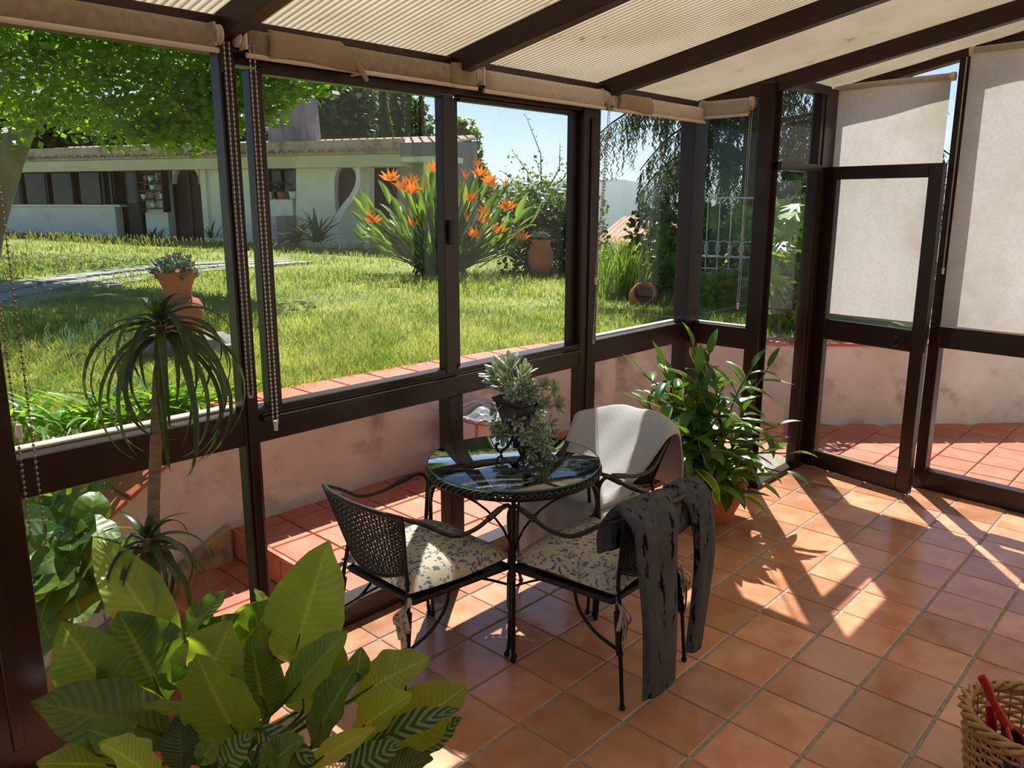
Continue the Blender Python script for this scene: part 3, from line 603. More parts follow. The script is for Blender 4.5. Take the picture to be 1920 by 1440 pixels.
def lowered(name, label, s0, s1, zt, zb, yo):
    o = empty(name); tag(o, label, 'roller blind', 'lowered blinds on the front wall')
    m = MB(); m.grid(lambda u, v: CW @ Vector((s0+(s1-s0)*u, yo+.0025*math.sin(u*9+v*2)+.002*math.sin(v*7), zt+(zb-zt)*v)), 14, 22); m.obj('fabric_sheet', MT['fab'], o)
    A, B = CW @ Vector((s0-.004, yo+.012, zt)), CW @ Vector((s1+.004, yo+.012, zt)); t = (B-A).normalized()
    MB().tube([A, B], .02, 16).obj('fabric_roll', MT['fab'], o); MB().tube([A-t*.006, A+t*.016], .026, 16).obj('roller_end', MT['plastic'], o); MB().tube([B-t*.01, B+t*.012], .024, 16).obj('roller_end', MT['plastic'], o)
    MB().tube([CW @ Vector((s0, yo, zb)), CW @ Vector((s1, yo, zb))], .006, 8).obj('bottom_bar', MT['plastic'], o); return o
c1 = lowered('roller_blind', 'lowered translucent blind hanging behind the open door', -.632, .012, 2.372, 1.0, -.028)
c2 = lowered('roller_blind', 'lowered translucent blind at the right picture edge', .098, 1.02, 2.492, 1.0, -.028)
pa, pb = CW @ Vector((-.642,-.03,2.35)), CW @ Vector((-.642,-.03,1.2)); chain(c1, pa, pb, (-.004,.01,0), r=.003, pit=.011)
pa, pb = CW @ Vector((.078,-.03,2.46)), CW @ Vector((.078,-.03,1.33)); chain(c2, pa, pb, (.0,.012,0), r=.003, pit=.011)

# ================================================================== TABLE
MT['wicker'] = pm('dark_wicker', srgb(38,34,32), srgb(60,54,48), scale=60, rough=.55, bump=.3, bscale=200)
MT['greenedge'] = pm('green_glass_edge', srgb(70,140,120), srgb(96,170,150), rough=.1)
MT['tglass'] = glassm('table_glass', tint=(.80,.90,.90), refl=4.0, dirt=0)
TC = Vector((-.735, -.49, 0)); TR = .345; TH = .685
tab = empty('bistro_table', TC); tag(tab, 'round glass topped table of dark wicker and wrought iron', 'table')
MB().lathe([(0,TH-.006),(TR-.004,TH-.006),(TR,TH-.003),(TR-.004,TH),(0,TH)], 64).obj('glass_top', MT['tglass'], tab); MB().lathe([(TR+.0006,TH-.006),(TR+.0018,TH-.003),(TR+.0006,TH)], 64).obj('glass_edge', MT['greenedge'], tab)
pr_ = []
k = 44
for i in range(k*4+1):
    r = TR*.985*i/(k*4); pr_.append((max(r,.0001), TH-.016+.0028*math.sin(i*math.pi/2)))
wk = MB(); nseg = 72; vs = []
for i, (r, z) in enumerate(pr_):
    for j in range(nseg): a = 2*math.pi*j/nseg; vs.append((r*math.cos(a), r*math.sin(a), z+.0012*(1 if (j+(i//4)) % 2 else -1)))
wk.add(vs, [(i*nseg+j, i*nseg+(j+1)%nseg, (i+1)*nseg+(j+1)%nseg, (i+1)*nseg+j) for i in range(len(pr_)-1) for j in range(nseg)], True); wk.obj('woven_top', MT['wicker'], tab)
rim = MB()
for h_ in range(3):
    pts = []
    for i in range(181):
        a = 2*math.pi*i/180; q = a*26+h_*2.094; pts.append(((TR-.006+.010*math.cos(q))*math.cos(a), (TR-.006+.010*math.cos(q))*math.sin(a), TH-.026+.010*math.sin(q)))
    rim.tube(pts, .0055, 5, cap=False)
rim.obj('braided_rim', MT['wicker'], tab)
for k in range(4):
    a = R(-47+90*k); ca, sa = math.cos(a), math.sin(a); r0 = .338; lg = MB()
    lg.tube([(r0*ca,r0*sa,TH-.03),(r0*ca,r0*sa,.0)], .0085, 8); lg.ball((r0*ca,r0*sa,.012), .014, 8, (1,1,.8)); o = lg.obj('leg', MT['iron'], tab)
    br = MB()
    for sg in (-1, 1):
        pts = []
        for t in np.linspace(0, 1, 9):
            b = a + sg*R(38)*(1-math.cos(t*math.pi/2)) ; pts.append((r0*math.cos(b), r0*math.sin(b), .40+(TH-.04-.40)*math.sin(t*math.pi/2)))
        br.tube(pts, .0045, 6)
        pts = [(r0*ca*(1-.35*t*t), r0*sa*(1-.35*t*t), .46+.19*math.sin(t*math.pi/2)) for t in np.linspace(0,1,8)]
    br.tube(pts, .0045, 6); br.obj('scroll_brace', MT['iron'], tab)
rg = MB(); rg.tube([(.335*math.cos(2*math.pi*i/64), .335*math.sin(2*math.pi*i/64), TH-.042) for i in range(65)], .006, 6, cap=False); rg.obj('apron_ring', MT['iron'], tab)

# ================================================================== CHAIRS
def make_chair():
    c = empty('wicker_armchair'); tag(c, 'x', 'chair', 'wrought iron armchairs around the glass table')
    fx, fy, rx, ry, SZ = .237, .21, .185, -.205, .375
    st = MB(); st.add([(-fx,fy,SZ),(fx,fy,SZ),(rx,ry,SZ),(-rx,ry,SZ),(-fx,fy,SZ-.014),(fx,fy,SZ-.014),(rx,ry,SZ-.014),(-rx,ry,SZ-.014)], [(3,2,1,0),(4,5,6,7),(0,1,5,4),(1,2,6,5),(2,3,7,6),(3,0,4,7)]); st.obj('seat', MT['wicker'], c)
    sf = MB(); lp = [(-fx,fy,SZ),(fx,fy,SZ),(rx,ry,SZ),(-rx,ry,SZ),(-fx,fy,SZ)]; pts = []
    for i in range(4):
        for t in np.linspace(0,1,8)[:-1]: pts.append(Vector(lp[i]).lerp(Vector(lp[i+1]), t))
    sf.tube(pts+[pts[0]], .0085, 7, cap=False); sf.obj('seat_frame', MT['wicker'], c)
    BT, BB = .715, .435                                # back panel
    def bp(u, v):                                      # u 0..1 across, v 0 bottom .. 1 top
        s_ = u*2-1; w = .165+.055*v; zb = BB+.045*(abs(s_)**2.2); zt = BT-.012*(s_**2); z = zb+(zt-zb)*v
        return Vector((w*s_, -.215-.055*v-.05*(1-s_*s_)*(.5+.5*v), z))
    wv = MB()
    for i in range(27):
        u = i/26; wv.tube([bp(u, t) + Vector((0, .0022*(1 if (k+i) % 2 else -1), 0)) for k, t in enumerate(np.linspace(0,1,12))], .0031, 4, cap=False)
    for j in range(34):
        v = j/33; wv.tube([bp(t, v) + Vector((0, .0024*(1 if (k+j) % 2 else -1), 0)) for k, t in enumerate(np.linspace(0,1,28))], .0030, 4, cap=False)
    o = wv.obj('woven_back', MT['wicker'], c)
    bf = MB(); pts = [bp(t, 0) for t in np.linspace(0,1,14)]; bf.tube(pts, .007, 6); bf.tube([bp(0,t) for t in np.linspace(0,1,6)], .007, 6); bf.tube([bp(1,t) for t in np.linspace(0,1,6)], .007, 6); bf.obj('back_frame', MT['iron'], c)
    tp = MB(); tp.tube([bp(t,1) for t in np.linspace(0,1,16)], .0095, 8); tp.obj('top_rail', MT['iron2'], c)
    for s_ in (-1, 1):
        top = bp((s_+1)/2, 1)
        arm = MB(); pts = spline([top, (s_*.238,-.20,.668), (s_*.262,-.09,.60), (s_*.262,.02,.592), (s_*.252,.12,.615), (s_*.243,.19,.622), (s_*.238,.225,.585), (s_*fx,.222,.50), (s_*fx,fy,SZ)], 5); arm.tube(pts, .0082, 7); arm.obj('armrest', MT['iron2'], c)
        a2 = MB(); a2.tube([pts[18], pts[22]], .0115, 7); a2.obj('arm_binding', MT['iron2'], c)
        fl = MB(); fl.tube([(s_*fx,fy+.006,SZ), (s_*fx,fy+.004,.10), (s_*(fx-.004),fy+.002,.04), (s_*(fx-.012),fy,.012)], .0075, 7); fl.tube([(s_*fx,fy+.006,.345),(s_*fx,fy+.004,.205)], .0125, 8); fl.ball((s_*(fx-.012),fy,.010), .012, 8); fl.obj('leg', MT['iron'], c)
        rl = MB(); rl.tube([bp((s_+1)/2,.0)+Vector((0,.0,0)), (s_*rx,ry-.02,SZ), (s_*(rx+.012),ry-.05,.18), (s_*(rx+.015),ry-.065,.008)], .0075, 7); rl.tube([(s_*(rx+.001),ry-.024,.345),(s_*(rx+.011),ry-.046,.20)], .0135, 8); rl.ball((s_*(rx+.015),ry-.065,.010), .012, 8); rl.obj('leg', MT['iron'], c)
        br = MB(); br.tube(spline([(s_*fx,fy,.30),(s_*(fx-.03),fy-.07,.335),(s_*(fx-.05),fy-.14,SZ-.01)], 4), .005, 6); br.tube(spline([(s_*(rx+.01),ry-.045,.21),(s_*(rx+.01),ry+.06,.24),(s_*(rx+.012),ry+.13,.30),(s_*(rx+.015),ry+.15,SZ-.01)], 4), .0062, 6); br.tube(spline([(s_*(rx+.01),ry-.045,.22),(s_*.06,ry+.06,.33),(0,0,SZ-.012)], 4), .005, 6); br.obj('brace', MT['iron'], c)
    return c
chairL = make_chair(); chairL.location = (-.775, -.935, 0); chairL['label'] = 'wicker armchair with bare woven back, nearest the left glass wall'
chairR = copy_tree(chairL); chairR.location = (-.31, -.49, 0); chairR.rotation_euler = (0,0,R(90)); chairR['label'] = 'wicker armchair with dark trousers over its back'
chairB = copy_tree(chairL); chairB.location = (-.675, -.055, 0); chairB.rotation_euler = (0,0,R(176)); chairB['label'] = 'wicker armchair covered by the white towel behind the table'

# floral cushions
def floral():
    m = bpy.data.materials.new('blue_floral_cotton'); m.use_nodes = True; nt = m.node_tree; L = nt.links.new; p = nt.nodes['Principled BSDF']; p.inputs['Roughness'].default_value = .9; p.inputs['Specular IOR Level'].default_value = .15
    tc = _n(nt,'ShaderNodeTexCoord'); nz = _n(nt,'ShaderNodeTexNoise'); nz.inputs['Scale'].default_value = 14; nz.inputs['Detail'].default_value = 2; L(tc.outputs['Object'], nz.inputs[0])
    ad = _n(nt,'ShaderNodeVectorMath', operation='MULTIPLY_ADD'); ad.inputs[1].default_value = (.07,.07,.07); L(nz.outputs['Color'], ad.inputs[0]); L(tc.outputs['Object'], ad.inputs[2])
    v = _n(nt,'ShaderNodeTexVoronoi', feature='DISTANCE_TO_EDGE'); v.inputs['Scale'].default_value = 64; L(ad.outputs[0], v.inputs[0])
    v2 = _n(nt,'ShaderNodeTexVoronoi'); v2.inputs['Scale'].default_value = 64; L(ad.outputs[0], v2.inputs[0]); sp = _n(nt,'ShaderNodeSeparateColor'); L(v2.outputs['Color'], sp.inputs[0])
    c1 = _n(nt,'ShaderNodeMath', operation='GREATER_THAN'); c1.inputs[1].default_value = .58; L(sp.outputs[0], c1.inputs[0]); c2 = _n(nt,'ShaderNodeMath', operation='GREATER_THAN'); c2.inputs[1].default_value = .10; L(v.outputs[0], c2.inputs[0])
    c3 = _n(nt,'ShaderNodeMath', operation='MULTIPLY'); L(c1.outputs[0], c3.inputs[0]); L(c2.outputs[0], c3.inputs[1])
    v3 = _n(nt,'ShaderNodeTexVoronoi', feature='DISTANCE_TO_EDGE'); v3.inputs['Scale'].default_value = 40; L(ad.outputs[0], v3.inputs[0]); l1 = _n(nt,'ShaderNodeMath', operation='LESS_THAN'); l1.inputs[1].default_value = .06; L(v3.outputs[0], l1.inputs[0])
    n2 = _n(nt,'ShaderNodeTexNoise'); n2.inputs['Scale'].default_value = 9; L(tc.outputs['Object'], n2.inputs[0]); r2 = _n(nt,'ShaderNodeMapRange'); r2.inputs[1].default_value = .42; r2.inputs[2].default_value = .62; r2.inputs[4].default_value = .7; L(n2.outputs[0], r2.inputs[0])
    m1 = _n(nt,'ShaderNodeMix', data_type='RGBA'); m1.inputs[6].default_value = rgba(srgb(206,194,172)); m1.inputs[7].default_value = rgba(srgb(150,152,160)); l2 = _n(nt,'ShaderNodeMath', operation='MULTIPLY'); L(l1.outputs[0], l2.inputs[0]); L(r2.outputs[0], l2.inputs[1]); L(l2.outputs[0], m1.inputs[0])
    m2 = _n(nt,'ShaderNodeMix', data_type='RGBA'); L(m1.outputs[2], m2.inputs[6]); m2.inputs[7].default_value = rgba(srgb(108,116,138)); L(c3.outputs[0], m2.inputs[0]); L(m2.outputs[2], p.inputs['Base Color'])
    nb = _n(nt,'ShaderNodeTexNoise'); nb.inputs['Scale'].default_value = 400; b = _n(nt,'ShaderNodeBump'); b.inputs['Strength'].default_value = .15; b.inputs['Distance'].default_value = .002; L(tc.outputs['Object'], nb.inputs[0]); L(nb.outputs[0], b.inputs['Height']); L(b.outputs[0], p.inputs['Normal'])
    return m
MT['floral'] = floral()
def make_cushion():
    c = empty('seat_cushion'); m = MB(); z0 = .388
    def f(u, v, top):
        a, b = u*2-1, v*2-1; w = .225+(.178-.225)*(1-v); q = Vector((a*(.203+.05*v)*(1-.03*(b*b)), -.228+.452*v, 0)); q[1] += .010*(a*a-1)*(-1 if v < .5 else 1)*abs(b)
        e = (1-abs(a)**3.2)*(1-abs(b)**3.2); e = max(e, 0)**.42
        q[2] = z0+.026+(.064 if top else -.030)*e + (.004*math.sin(a*5+b*3) if top else 0); return q
    m.grid(lambda u, v: f(u, v, True), 17, 17); m.grid(lambda u, v: f(1-u, v, False), 17, 17); m.obj('cushion_pad', MT['floral'], c)
    for s_ in (-1, 1):
        t = MB(); x, y, z = s_*.19, -.225, .40
        def ribbon(pts, w):
            P_ = spline(pts, 4)
            t.tube(P_, [w*(.6+.4*math.sin(math.pi*min(1,i/len(P_)+.1))) for i in range(len(P_))], 6, flat=.25)
        ribbon([(x,y,z),(x+.012*s_,y-.012,z-.015),(x,y-.02,z-.03)], .009); t.ball((x,y-.022,z-.03), .012, 6)
        ribbon([(x,y-.025,z-.03),(x+s_*.03,y-.04,z-.06),(x+s_*.035,y-.035,z-.10),(x+s_*.01,y-.03,z-.06),(x,y-.025,z-.03)], .009)
        ribbon([(x,y-.025,z-.03),(x-s_*.02,y-.045,z-.06),(x-s_*.02,y-.04,z-.09),(x-s_*.005,y-.03,z-.05),(x,y-.025,z-.03)], .009)
        ribbon([(x,y-.025,z-.03),(x+s_*.005,y-.04,z-.09),(x+s_*.012,y-.038,z-.15),(x+s_*.004,y-.04,z-.20)], .012); ribbon([(x,y-.025,z-.03),(x-s_*.01,y-.04,z-.08),(x-s_*.006,y-.04,z-.14)], .010)
        t.obj('tie', MT['floral'], c)
    return c
cuL = make_cushion(); tag(cuL, 'blue floral seat cushion on the armchair with bare woven back', 'cushion', 'floral tie-on cushions'); cuL.location = chairL.location
cuR = copy_tree(cuL); cuR.location = chairR.location; cuR.rotation_euler = chairR.rotation_euler; cuR['label'] = 'shaded blue floral seat cushion on the armchair with trousers'
cuB = copy_tree(cuL); cuB.location = chairB.location; cuB.rotation_euler = chairB.rotation_euler; cuB['label'] = 'floral seat cushion peeping out under the white towel'

# towel over the rear chair
MT['terry'] = pm('white_terry', srgb(226,222,218), srgb(236,233,230), scale=200, rough=1, bump=1, bscale=320, spec=.05, sheen=.3)
tw = MB(); prof = spline([(0,.255,.13),(0,.262,.28),(0,.255,.40),(0,.225,.480),(0,.13,.488),(0,.04,.505),(0,-.05,.548),(0,-.14,.612),(0,-.22,.682),(0,-.285,.738),(0,-.318,.755),(0,-.345,.735),(0,-.352,.62),(0,-.356,.50),(0,-.36,.40)], 4)
def tf(u, v):
    i = v*(len(prof)-1); k = min(int(i), len(prof)-2); p = prof[k].lerp(prof[k+1], i-k); s_ = u*2-1
    w = .19+.075*min(1, max(0, (v-.25)/.4)); hang = v < .16
    q = Vector((w*s_, p[1]+(0 if v < .62 else -.055*(1-s_*s_)*(v-.62)/.38*1.6), p[2]))
    if v > .42: q[2] += -.035*(abs(s_)**2.6)*min(1,(v-.42)/.25); q[1] += (.05+.075*max(0, 1-abs(v-.66)/.2))*(s_**4)
    q[2] += .004*math.sin(s_*9+v*13)*(0 if v > .9 else 1); q[1] += .012*math.sin(s_*11+1)*(1 if hang else .1)
    if .16 < v < .42 and abs(s_) > .85: q[2] -= .03*(abs(s_)-.85)/.15
    return q
tw.grid(tf, 29, 57); towel = tw.obj('bath_towel', MT['terry'], solid=.008); towel.matrix_world = Matrix.Translation(chairB.location) @ Matrix.Rotation(R(176), 4, 'Z'); tag(towel, 'white terry towel draped over the back and seat of the rear armchair', 'towel')

# trousers over the back of the right chair (world coordinates, back rail near x = -.03)
def barkm():
    m = pm('grey_bark_print_cotton', srgb(80,84,88), srgb(96,98,102), scale=12, rough=.95, bump=.25, bscale=120, spec=.1, c3=srgb(16,16,17), scale3=9, thr3=(.57,.615)); 
    for n_ in m.node_tree.nodes:
        if n_.type == 'MAPPING': n_.inputs['Scale'].default_value = (3.2, 3.2, .8)
    return m
MT['bark'] = barkm()
tr = empty('trousers', (-.02,-.49,.0)); tag(tr, 'charcoal bark-print trousers hanging over the back of the right armchair', 'trousers'); TRI = Matrix.Translation((.02,.49,0))
def trleg(pts, ws, ds, n=18):
    m = MB(); P_ = [Vector(p) for p in pts]; Ps = spline(P_, 5); k = len(Ps); rows = []
    for i, p in enumerate(Ps):
        t = i/(k-1)*(len(ws)-1); j = min(int(t), len(ws)-2); w = ws[j]+(ws[j+1]-ws[j])*(t-j); d_ = ds[j]+(ds[j+1]-ds[j])*(t-j)
        T = (Ps[min(i+1,k-1)]-Ps[max(i-1,0)]).normalized(); A = Vector((.12,1,0)); A = (A-T*A.dot(T)).normalized(); B = T.cross(A)
        for e in range(n):
            a = 2*math.pi*e/n; cr = 1+.16*math.sin(3*a+i*.25)+.10*math.sin(5*a+i*.12)
            rows.append(TRI @ (p+A*(math.cos(a)*w*cr)+B*(math.sin(a)*d_*cr)))
    m.add(rows, [(i*n+j, i*n+(j+1)%n, (i+1)*n+(j+1)%n, (i+1)*n+j) for i in range(k-1) for j in range(n)], True); return m
trleg([(-.115,-.625,.56),(-.10,-.63,.66),(-.055,-.625,.735),(-.012,-.625,.738),(.03,-.63,.68),(.045,-.64,.52),(.055,-.63,.32),(.06,-.62,.085)], [.09,.115,.12,.12,.112,.10,.092,.085,.08], [.012,.014,.012,.012,.014,.018,.018,.017,.012]).obj('trouser_leg', MT['bark'], tr)
trleg([(-.10,-.39,.58),(-.09,-.38,.66),(-.055,-.375,.725),(-.01,-.37,.73),(.03,-.36,.68),(.05,-.355,.52),(.055,-.37,.34),(.05,-.385,.13)], [.06,.075,.08,.08,.07,.056,.05,.046,.046], [.012,.014,.012,.012,.015,.02,.022,.02,.014]).obj('trouser_leg', MT['bark'], tr)
m = MB(); 
def sf_(u, v):
    y = -.62+.26*u; a = v*math.pi*1.15-.1; return TRI @ Vector((-.035+(-math.cos(a))*.045, y, .70+.035*math.sin(a)+.006*math.sin(y*60)+(-.10*(v-.62)/.38 if v > .62 else 0)))
m.grid(sf_, 18, 14); m.obj('trouser_seat', MT['bark'], tr, solid=.006)

# ================================================================== BASKET WITH DUSTPAN
MT['cane'] = pm('willow_cane', srgb(176,132,80), srgb(206,166,112), scale=30, rough=.6, rand=.1, bump=.2, bscale=200)
BC = onz(1942, 1352, .26); BC[2] = 0; BR_ = .175
bas = empty('wicker_basket', BC); tag(bas, 'round willow basket at the lower right picture edge', 'basket')
wv = MB(); ns = 30
for j in range(17):
    z = .012+.236*j/16; rb = BR_*(.80+.2*(j/16)**.7); pts = []
    for i in range(ns*4+1):
        a = 2*math.pi*i/(ns*4); pts.append(((rb+.0055*math.cos(a*ns/2+(j%2)*math.pi))*math.cos(a), (rb+.0055*math.cos(a*ns/2+(j%2)*math.pi))*math.sin(a), z+.002*math.sin(a*5+j)))
    wv.tube(pts, .0052, 5, cap=False)
wv.obj('woven_side', MT['cane'], bas, kind='stuff')
sk = MB()
for i in range(ns): a = 2*math.pi*(i+.0)/ns; sk.tube([(BR_*.8*math.cos(a), BR_*.8*math.sin(a), .005), (BR_*.93*math.cos(a), BR_*.93*math.sin(a), .12), (BR_*math.cos(a), BR_*math.sin(a), .255)], .003, 5)
sk.obj('stakes', MT['cane'], bas, kind='stuff')
rm = MB()
for h_ in range(3):
    pts = [((BR_+.012*math.cos(a*9+h_*2.09))*math.cos(a), (BR_+.012*math.cos(a*9+h_*2.09))*math.sin(a), .258+.011*math.sin(a*9+h_*2.09)) for a in np.linspace(0, 2*math.pi, 145)]
    rm.tube(pts, .0075, 6, cap=False)
rm.obj('braided_rim', MT['cane'], bas); MB().lathe([(0,.004),(BR_*.8,.004),(BR_*.8,.012),(0,.012)], 24).obj('base', MT['cane'], bas)
MT['red'] = pm('red_plastic', srgb(168,22,24), srgb(180,28,28), rough=.3); MT['black'] = pm('black_plastic', srgb(14,14,15), srgb(20,20,21), rough=.5); MT['lblue'] = pm('blue_label', srgb(90,150,200), srgb(110,166,210), rough=.5); MT['wht'] = pm('white_label', srgb(232,232,232), rough=.5)
DPB = onz(1840, 1268, .40); dirh = (onz(1925, 1440, .16)-DPB).normalized(); side = dirh.cross(Vector((0,0,1))).normalized(); upv = side.cross(dirh)
dp = empty('dustpan'); tag(dp, 'red dustpan standing handle up in the basket', 'dustpan'); DMx = orient(DPB, dirh, upv)
m = MB(); m.tube([DMx @ Vector(q) for q in ((0,0,0),(0,.03,.002),(0,.07,-.002),(0,.11,.0),(0,.16,.002))], [.012,.013,.010,.011,.016], 8, flat=.7); m.obj('handle', MT['red'], dp)
m = MB(); m.add([DMx @ Vector(q) for q in ((-.02,.15,.0),(.02,.15,.0),(.11,.24,.0),(.115,.42,.0),(-.115,.42,0),(-.11,.24,0),(-.02,.15,-.012),(.02,.15,-.012),(.11,.24,-.045),(.115,.42,-.03),(-.115,.42,-.03),(-.11,.24,-.045))], [(6,7,8,9,10,11),(0,1,7,6),(1,2,8,7),(2,3,9,8),(4,5,11,10),(5,0,6,11)]); m.obj('pan', MT['black'], dp, solid=.003)
m = MB(); m.tube([DMx @ Vector(q) for q in ((-.115,.42,.0),(-.11,.24,.002),(-.02,.15,.002),(.02,.15,.002),(.11,.24,.002),(.115,.42,0))], .007, 6); m.obj('rim', MT['red'], dp)
m = MB(); m.box(.07,.105,.205,.25,.008,.010, m=DMx); m.obj('sticker', MT['lblue'], dp); m = MB(); m.box(.098,.112,.225,.27,.008,.0105, m=DMx); m.obj('sticker', MT['wht'], dp)
hb = empty('hand_brush'); tag(hb, 'red hand brush lying in the basket beside the dustpan', 'brush'); HM2 = orient(DPB+dirh*.10-upv*.02-side*.03, dirh - upv*.35, upv)
m = MB(); m.tube([HM2 @ Vector(q) for q in ((0,0,0),(0,.06,0),(0,.12,0),(0,.20,0))], [.010,.012,.012,.018], 8); m.obj('handle', MT['red'], hb); m = MB(); m.box(-.02,.02,.12,.26,-.05,-.012, m=HM2); m.obj('bristles', MT['black'], hb)
# ================================================================== LEAVES AND INDOOR PLANTS
def leaf_mesh(name, L, W, mat, n=9, m=5, droop=0.0, fold=.25, wave=0.0, wf=3, pw=(.8,1.0), curl=0, twist=0, tip=0.02, seed=0):
    """blade along +Y from the origin, upper face +Z; droop = total bend angle, fold = V depth relative to half width"""
    b = MB(); b.uv = []; vs = []; ang = 0; y = z = 0.0; ctr = []; rr = random.Random(seed)
    ph = rr.uniform(0, 6)
    for i in range(n):
        ctr.append((y, z, ang)); ds = L/(n-1); ang -= droop/(n-1); y += ds*math.cos(ang); z += ds*math.sin(ang)
    for i, (cy, cz, a) in enumerate(ctr):
        t = i/(n-1); w = W*.5*max(tip, math.sin(math.pi*min(1, t**pw[0]))**pw[1]) if 0 < t < 1 else W*.5*(.06 if t == 0 else tip)
        tw = twist*t
        for j in range(m):
            u = j/(m-1)*2-1; x = u*w; h = fold*abs(u)*w - curl*(u*u)*w + wave*math.sin(t*wf*2*math.pi+ph+(u > 0)*1.7)*abs(u)**1.5*W
            x2 = x*math.cos(tw)-h*math.sin(tw); h2 = x*math.sin(tw)+h*math.cos(tw)
            vs.append((x2, cy-h2*math.sin(a), cz+h2*math.cos(a))); b.uv.append((j/(m-1), t))
    b.add(vs, [(i*m+j, i*m+j+1, (i+1)*m+j+1, (i+1)*m+j) for i in range(n-1) for j in range(m-1)], True)
    return b.mesh(name, mat)
def put(name, me, parent, loc, d, up=(0,0,1), s=1.0, sx=1.0, **kw): 
    o = mkobj(name, me, parent, **kw); M4 = orient(loc, d, up, s, sx)
    if parent is not None and parent.type == 'EMPTY': M4 = Matrix.Translation(-parent.location) @ M4
    o.matrix_basis = M4; return o
def crnd(a, b): return random.uniform(a, b)
MT['terra'] = pm('terracotta_pot', srgb(176,96,64), srgb(196,116,80), scale=5, rough=.8, c3=srgb(120,78,56), scale3=4, thr3=(.52,.72), bump=.15)
MT['dkpot'] = pm('dark_brown_glaze', srgb(46,34,30), srgb(66,48,40), scale=6, rough=.3, spec=.5)

# ---- broad-leaved plant in the lower left foreground: leaves (base px, tip px, depth base, depth tip, width px, material, droop)
MT['cal'] = leafm('broad_green_leaf', srgb(92,122,56), srgb(138,162,78), trans=.45, rough=.3, vein=.28, vfreq=17, vslope=5, uvl=True, tcol=(2.0,1.9,.6), midrib=.35)
MT['caly'] = leafm('yellow_green_leaf', srgb(140,164,62), srgb(168,180,76), trans=.5, rough=.4, vein=.24, vfreq=17, vslope=5, uvl=True, tcol=(1.7,1.6,.5), midrib=.35)
MT['cald'] = leafm('dark_rippled_leaf', srgb(58,80,44), srgb(82,106,56), trans=.32, rough=.32, vein=.5, vfreq=15, vslope=5, uvl=True, midrib=.3)
MT['cals'] = leafm('striped_leaf', srgb(56,86,50), srgb(70,100,56), trans=.3, rough=.35, vein=.3, vfreq=9, vslope=3.0, uvl=True, stripe=srgb(128,154,104), midrib=.2)
PC = atd(450, 1600, 1.80); PC[2] = 0
fp = empty('broad_leaved_plant', PC); tag(fp, 'broad-leaved green plant filling the lower left foreground', 'potted plant')
LV = [((545,1250),(609,1039),1.95,1.90,118,'cal',.25),((335,1240),(192,1030),1.85,1.95,85,'cal',.2),((222,1320),(126,1183),1.75,1.72,105,'cal',.2),((313,1318),(232,1165),1.80,1.82,135,'cal',.25),
((330,1385),(88,1322),1.68,1.60,118,'cald',.3),((250,1440),(88,1432),1.6,1.55,75,'cal',.3),((372,1322),(428,1180),1.82,1.85,120,'caly',.3),((459,1400),(378,1246),1.72,1.68,112,'caly',.35),
((498,1345),(474,1214),1.84,1.84,84,'cal',.2),((532,1318),(640,1196),1.84,1.88,66,'cal',.2),((582,1404),(661,1260),1.76,1.78,72,'cal',.25),((660,1312),(792,1240),1.88,1.9,82,'cal',.3),
((728,1410),(861,1298),1.80,1.80,100,'caly',.35),((655,1386),(759,1310),1.76,1.74,74,'caly',.3),((680,1400),(842,1336),1.72,1.70,46,'cals',.25),((476,1364),(582,1424),1.70,1.64,46,'cals',.3),((412,1452),(465,1380),1.64,1.66,50,'cals',.2),
((330,1228),(415,1118),1.90,1.94,58,'cal',.2),((345,1236),(436,1160),1.88,1.9,48,'cal',.2),((416,1254),(517,1135),1.92,1.96,74,'cal',.25),((436,1210),(488,1135),1.95,1.98,52,'caly',.3),((600,1310),(628,1196),1.9,1.92,64,'cal',.2),
((572,1440),(692,1372),1.64,1.64,40,'caly',.3),((322,1324),(176,1286),1.74,1.7,30,'caly',.5),((372,1352),(272,1326),1.70,1.66,36,'caly',.6),((345,1450),(333,1352),1.62,1.66,58,'cald',.1),((372,1432),(404,1388),1.62,1.64,40,'cal',.4),((664,1280),(676,1220),1.9,1.93,38,'cal',.5),
((790,1415),(858,1352),1.82,1.84,40,'cals',.2),((505,1150),(480,1108),1.98,2.0,20,'cal',.1),((640,1455),(742,1400),1.62,1.64,52,'cals',.3),((560,1470),(500,1400),1.6,1.62,50,'cald',.2),((700,1460),(800,1425),1.66,1.68,60,'cald',.2),((250,1400),(170,1370),1.6,1.58,60,'cal',.4),((395,1330),(360,1250),1.78,1.8,60,'cal',.3),((300,1470),(200,1400),1.55,1.5,80,'cal',.3),((480,1460),(560,1390),1.6,1.62,70,'cal',.3),((565,1340),(575,1245),1.86,1.9,70,'cal',.15)]
stems = MB()
for i, (bp_, tp_, d0, d1, wpx, mt, dr) in enumerate(LV):
    b, t = atd(*bp_, d0), atd(*tp_, d1); v = t-b; L_ = v.length*1.12; W_ = wpx*(d0+d1)*.5*1.34/FPX
    me = leaf_mesh('leaf', L_, W_, MT[mt], n=18, m=9, droop=dr, fold=.26, wave=.06, wf=3.4, pw=(.92,.82), seed=i)
    view = (CAM-(b+t)*.5).normalized(); up = (view*.75 + Vector((0,0,.55)) + Vector((crnd(-.45,.45), crnd(-.45,.45), 0)))
    d_ = v.normalized(); zz = (up-d_*up.dot(d_)).normalized(); d2 = (d_*math.cos(dr/2)+zz*math.sin(dr/2))
    put('leaf', me, fp, b, d2, up)
    base = PC + Vector((crnd(-.06,.06), crnd(-.06,.06), .18)); md = (base+b)*.5+Vector((0,0,.03)); stems.tube([p-PC for p in spline([base, md, b, b+d2*L_*.3], 3)], [.006]*4+[.0045]*4+[.003,.002], 6)
stems.obj('stems', MT['cal'], fp)
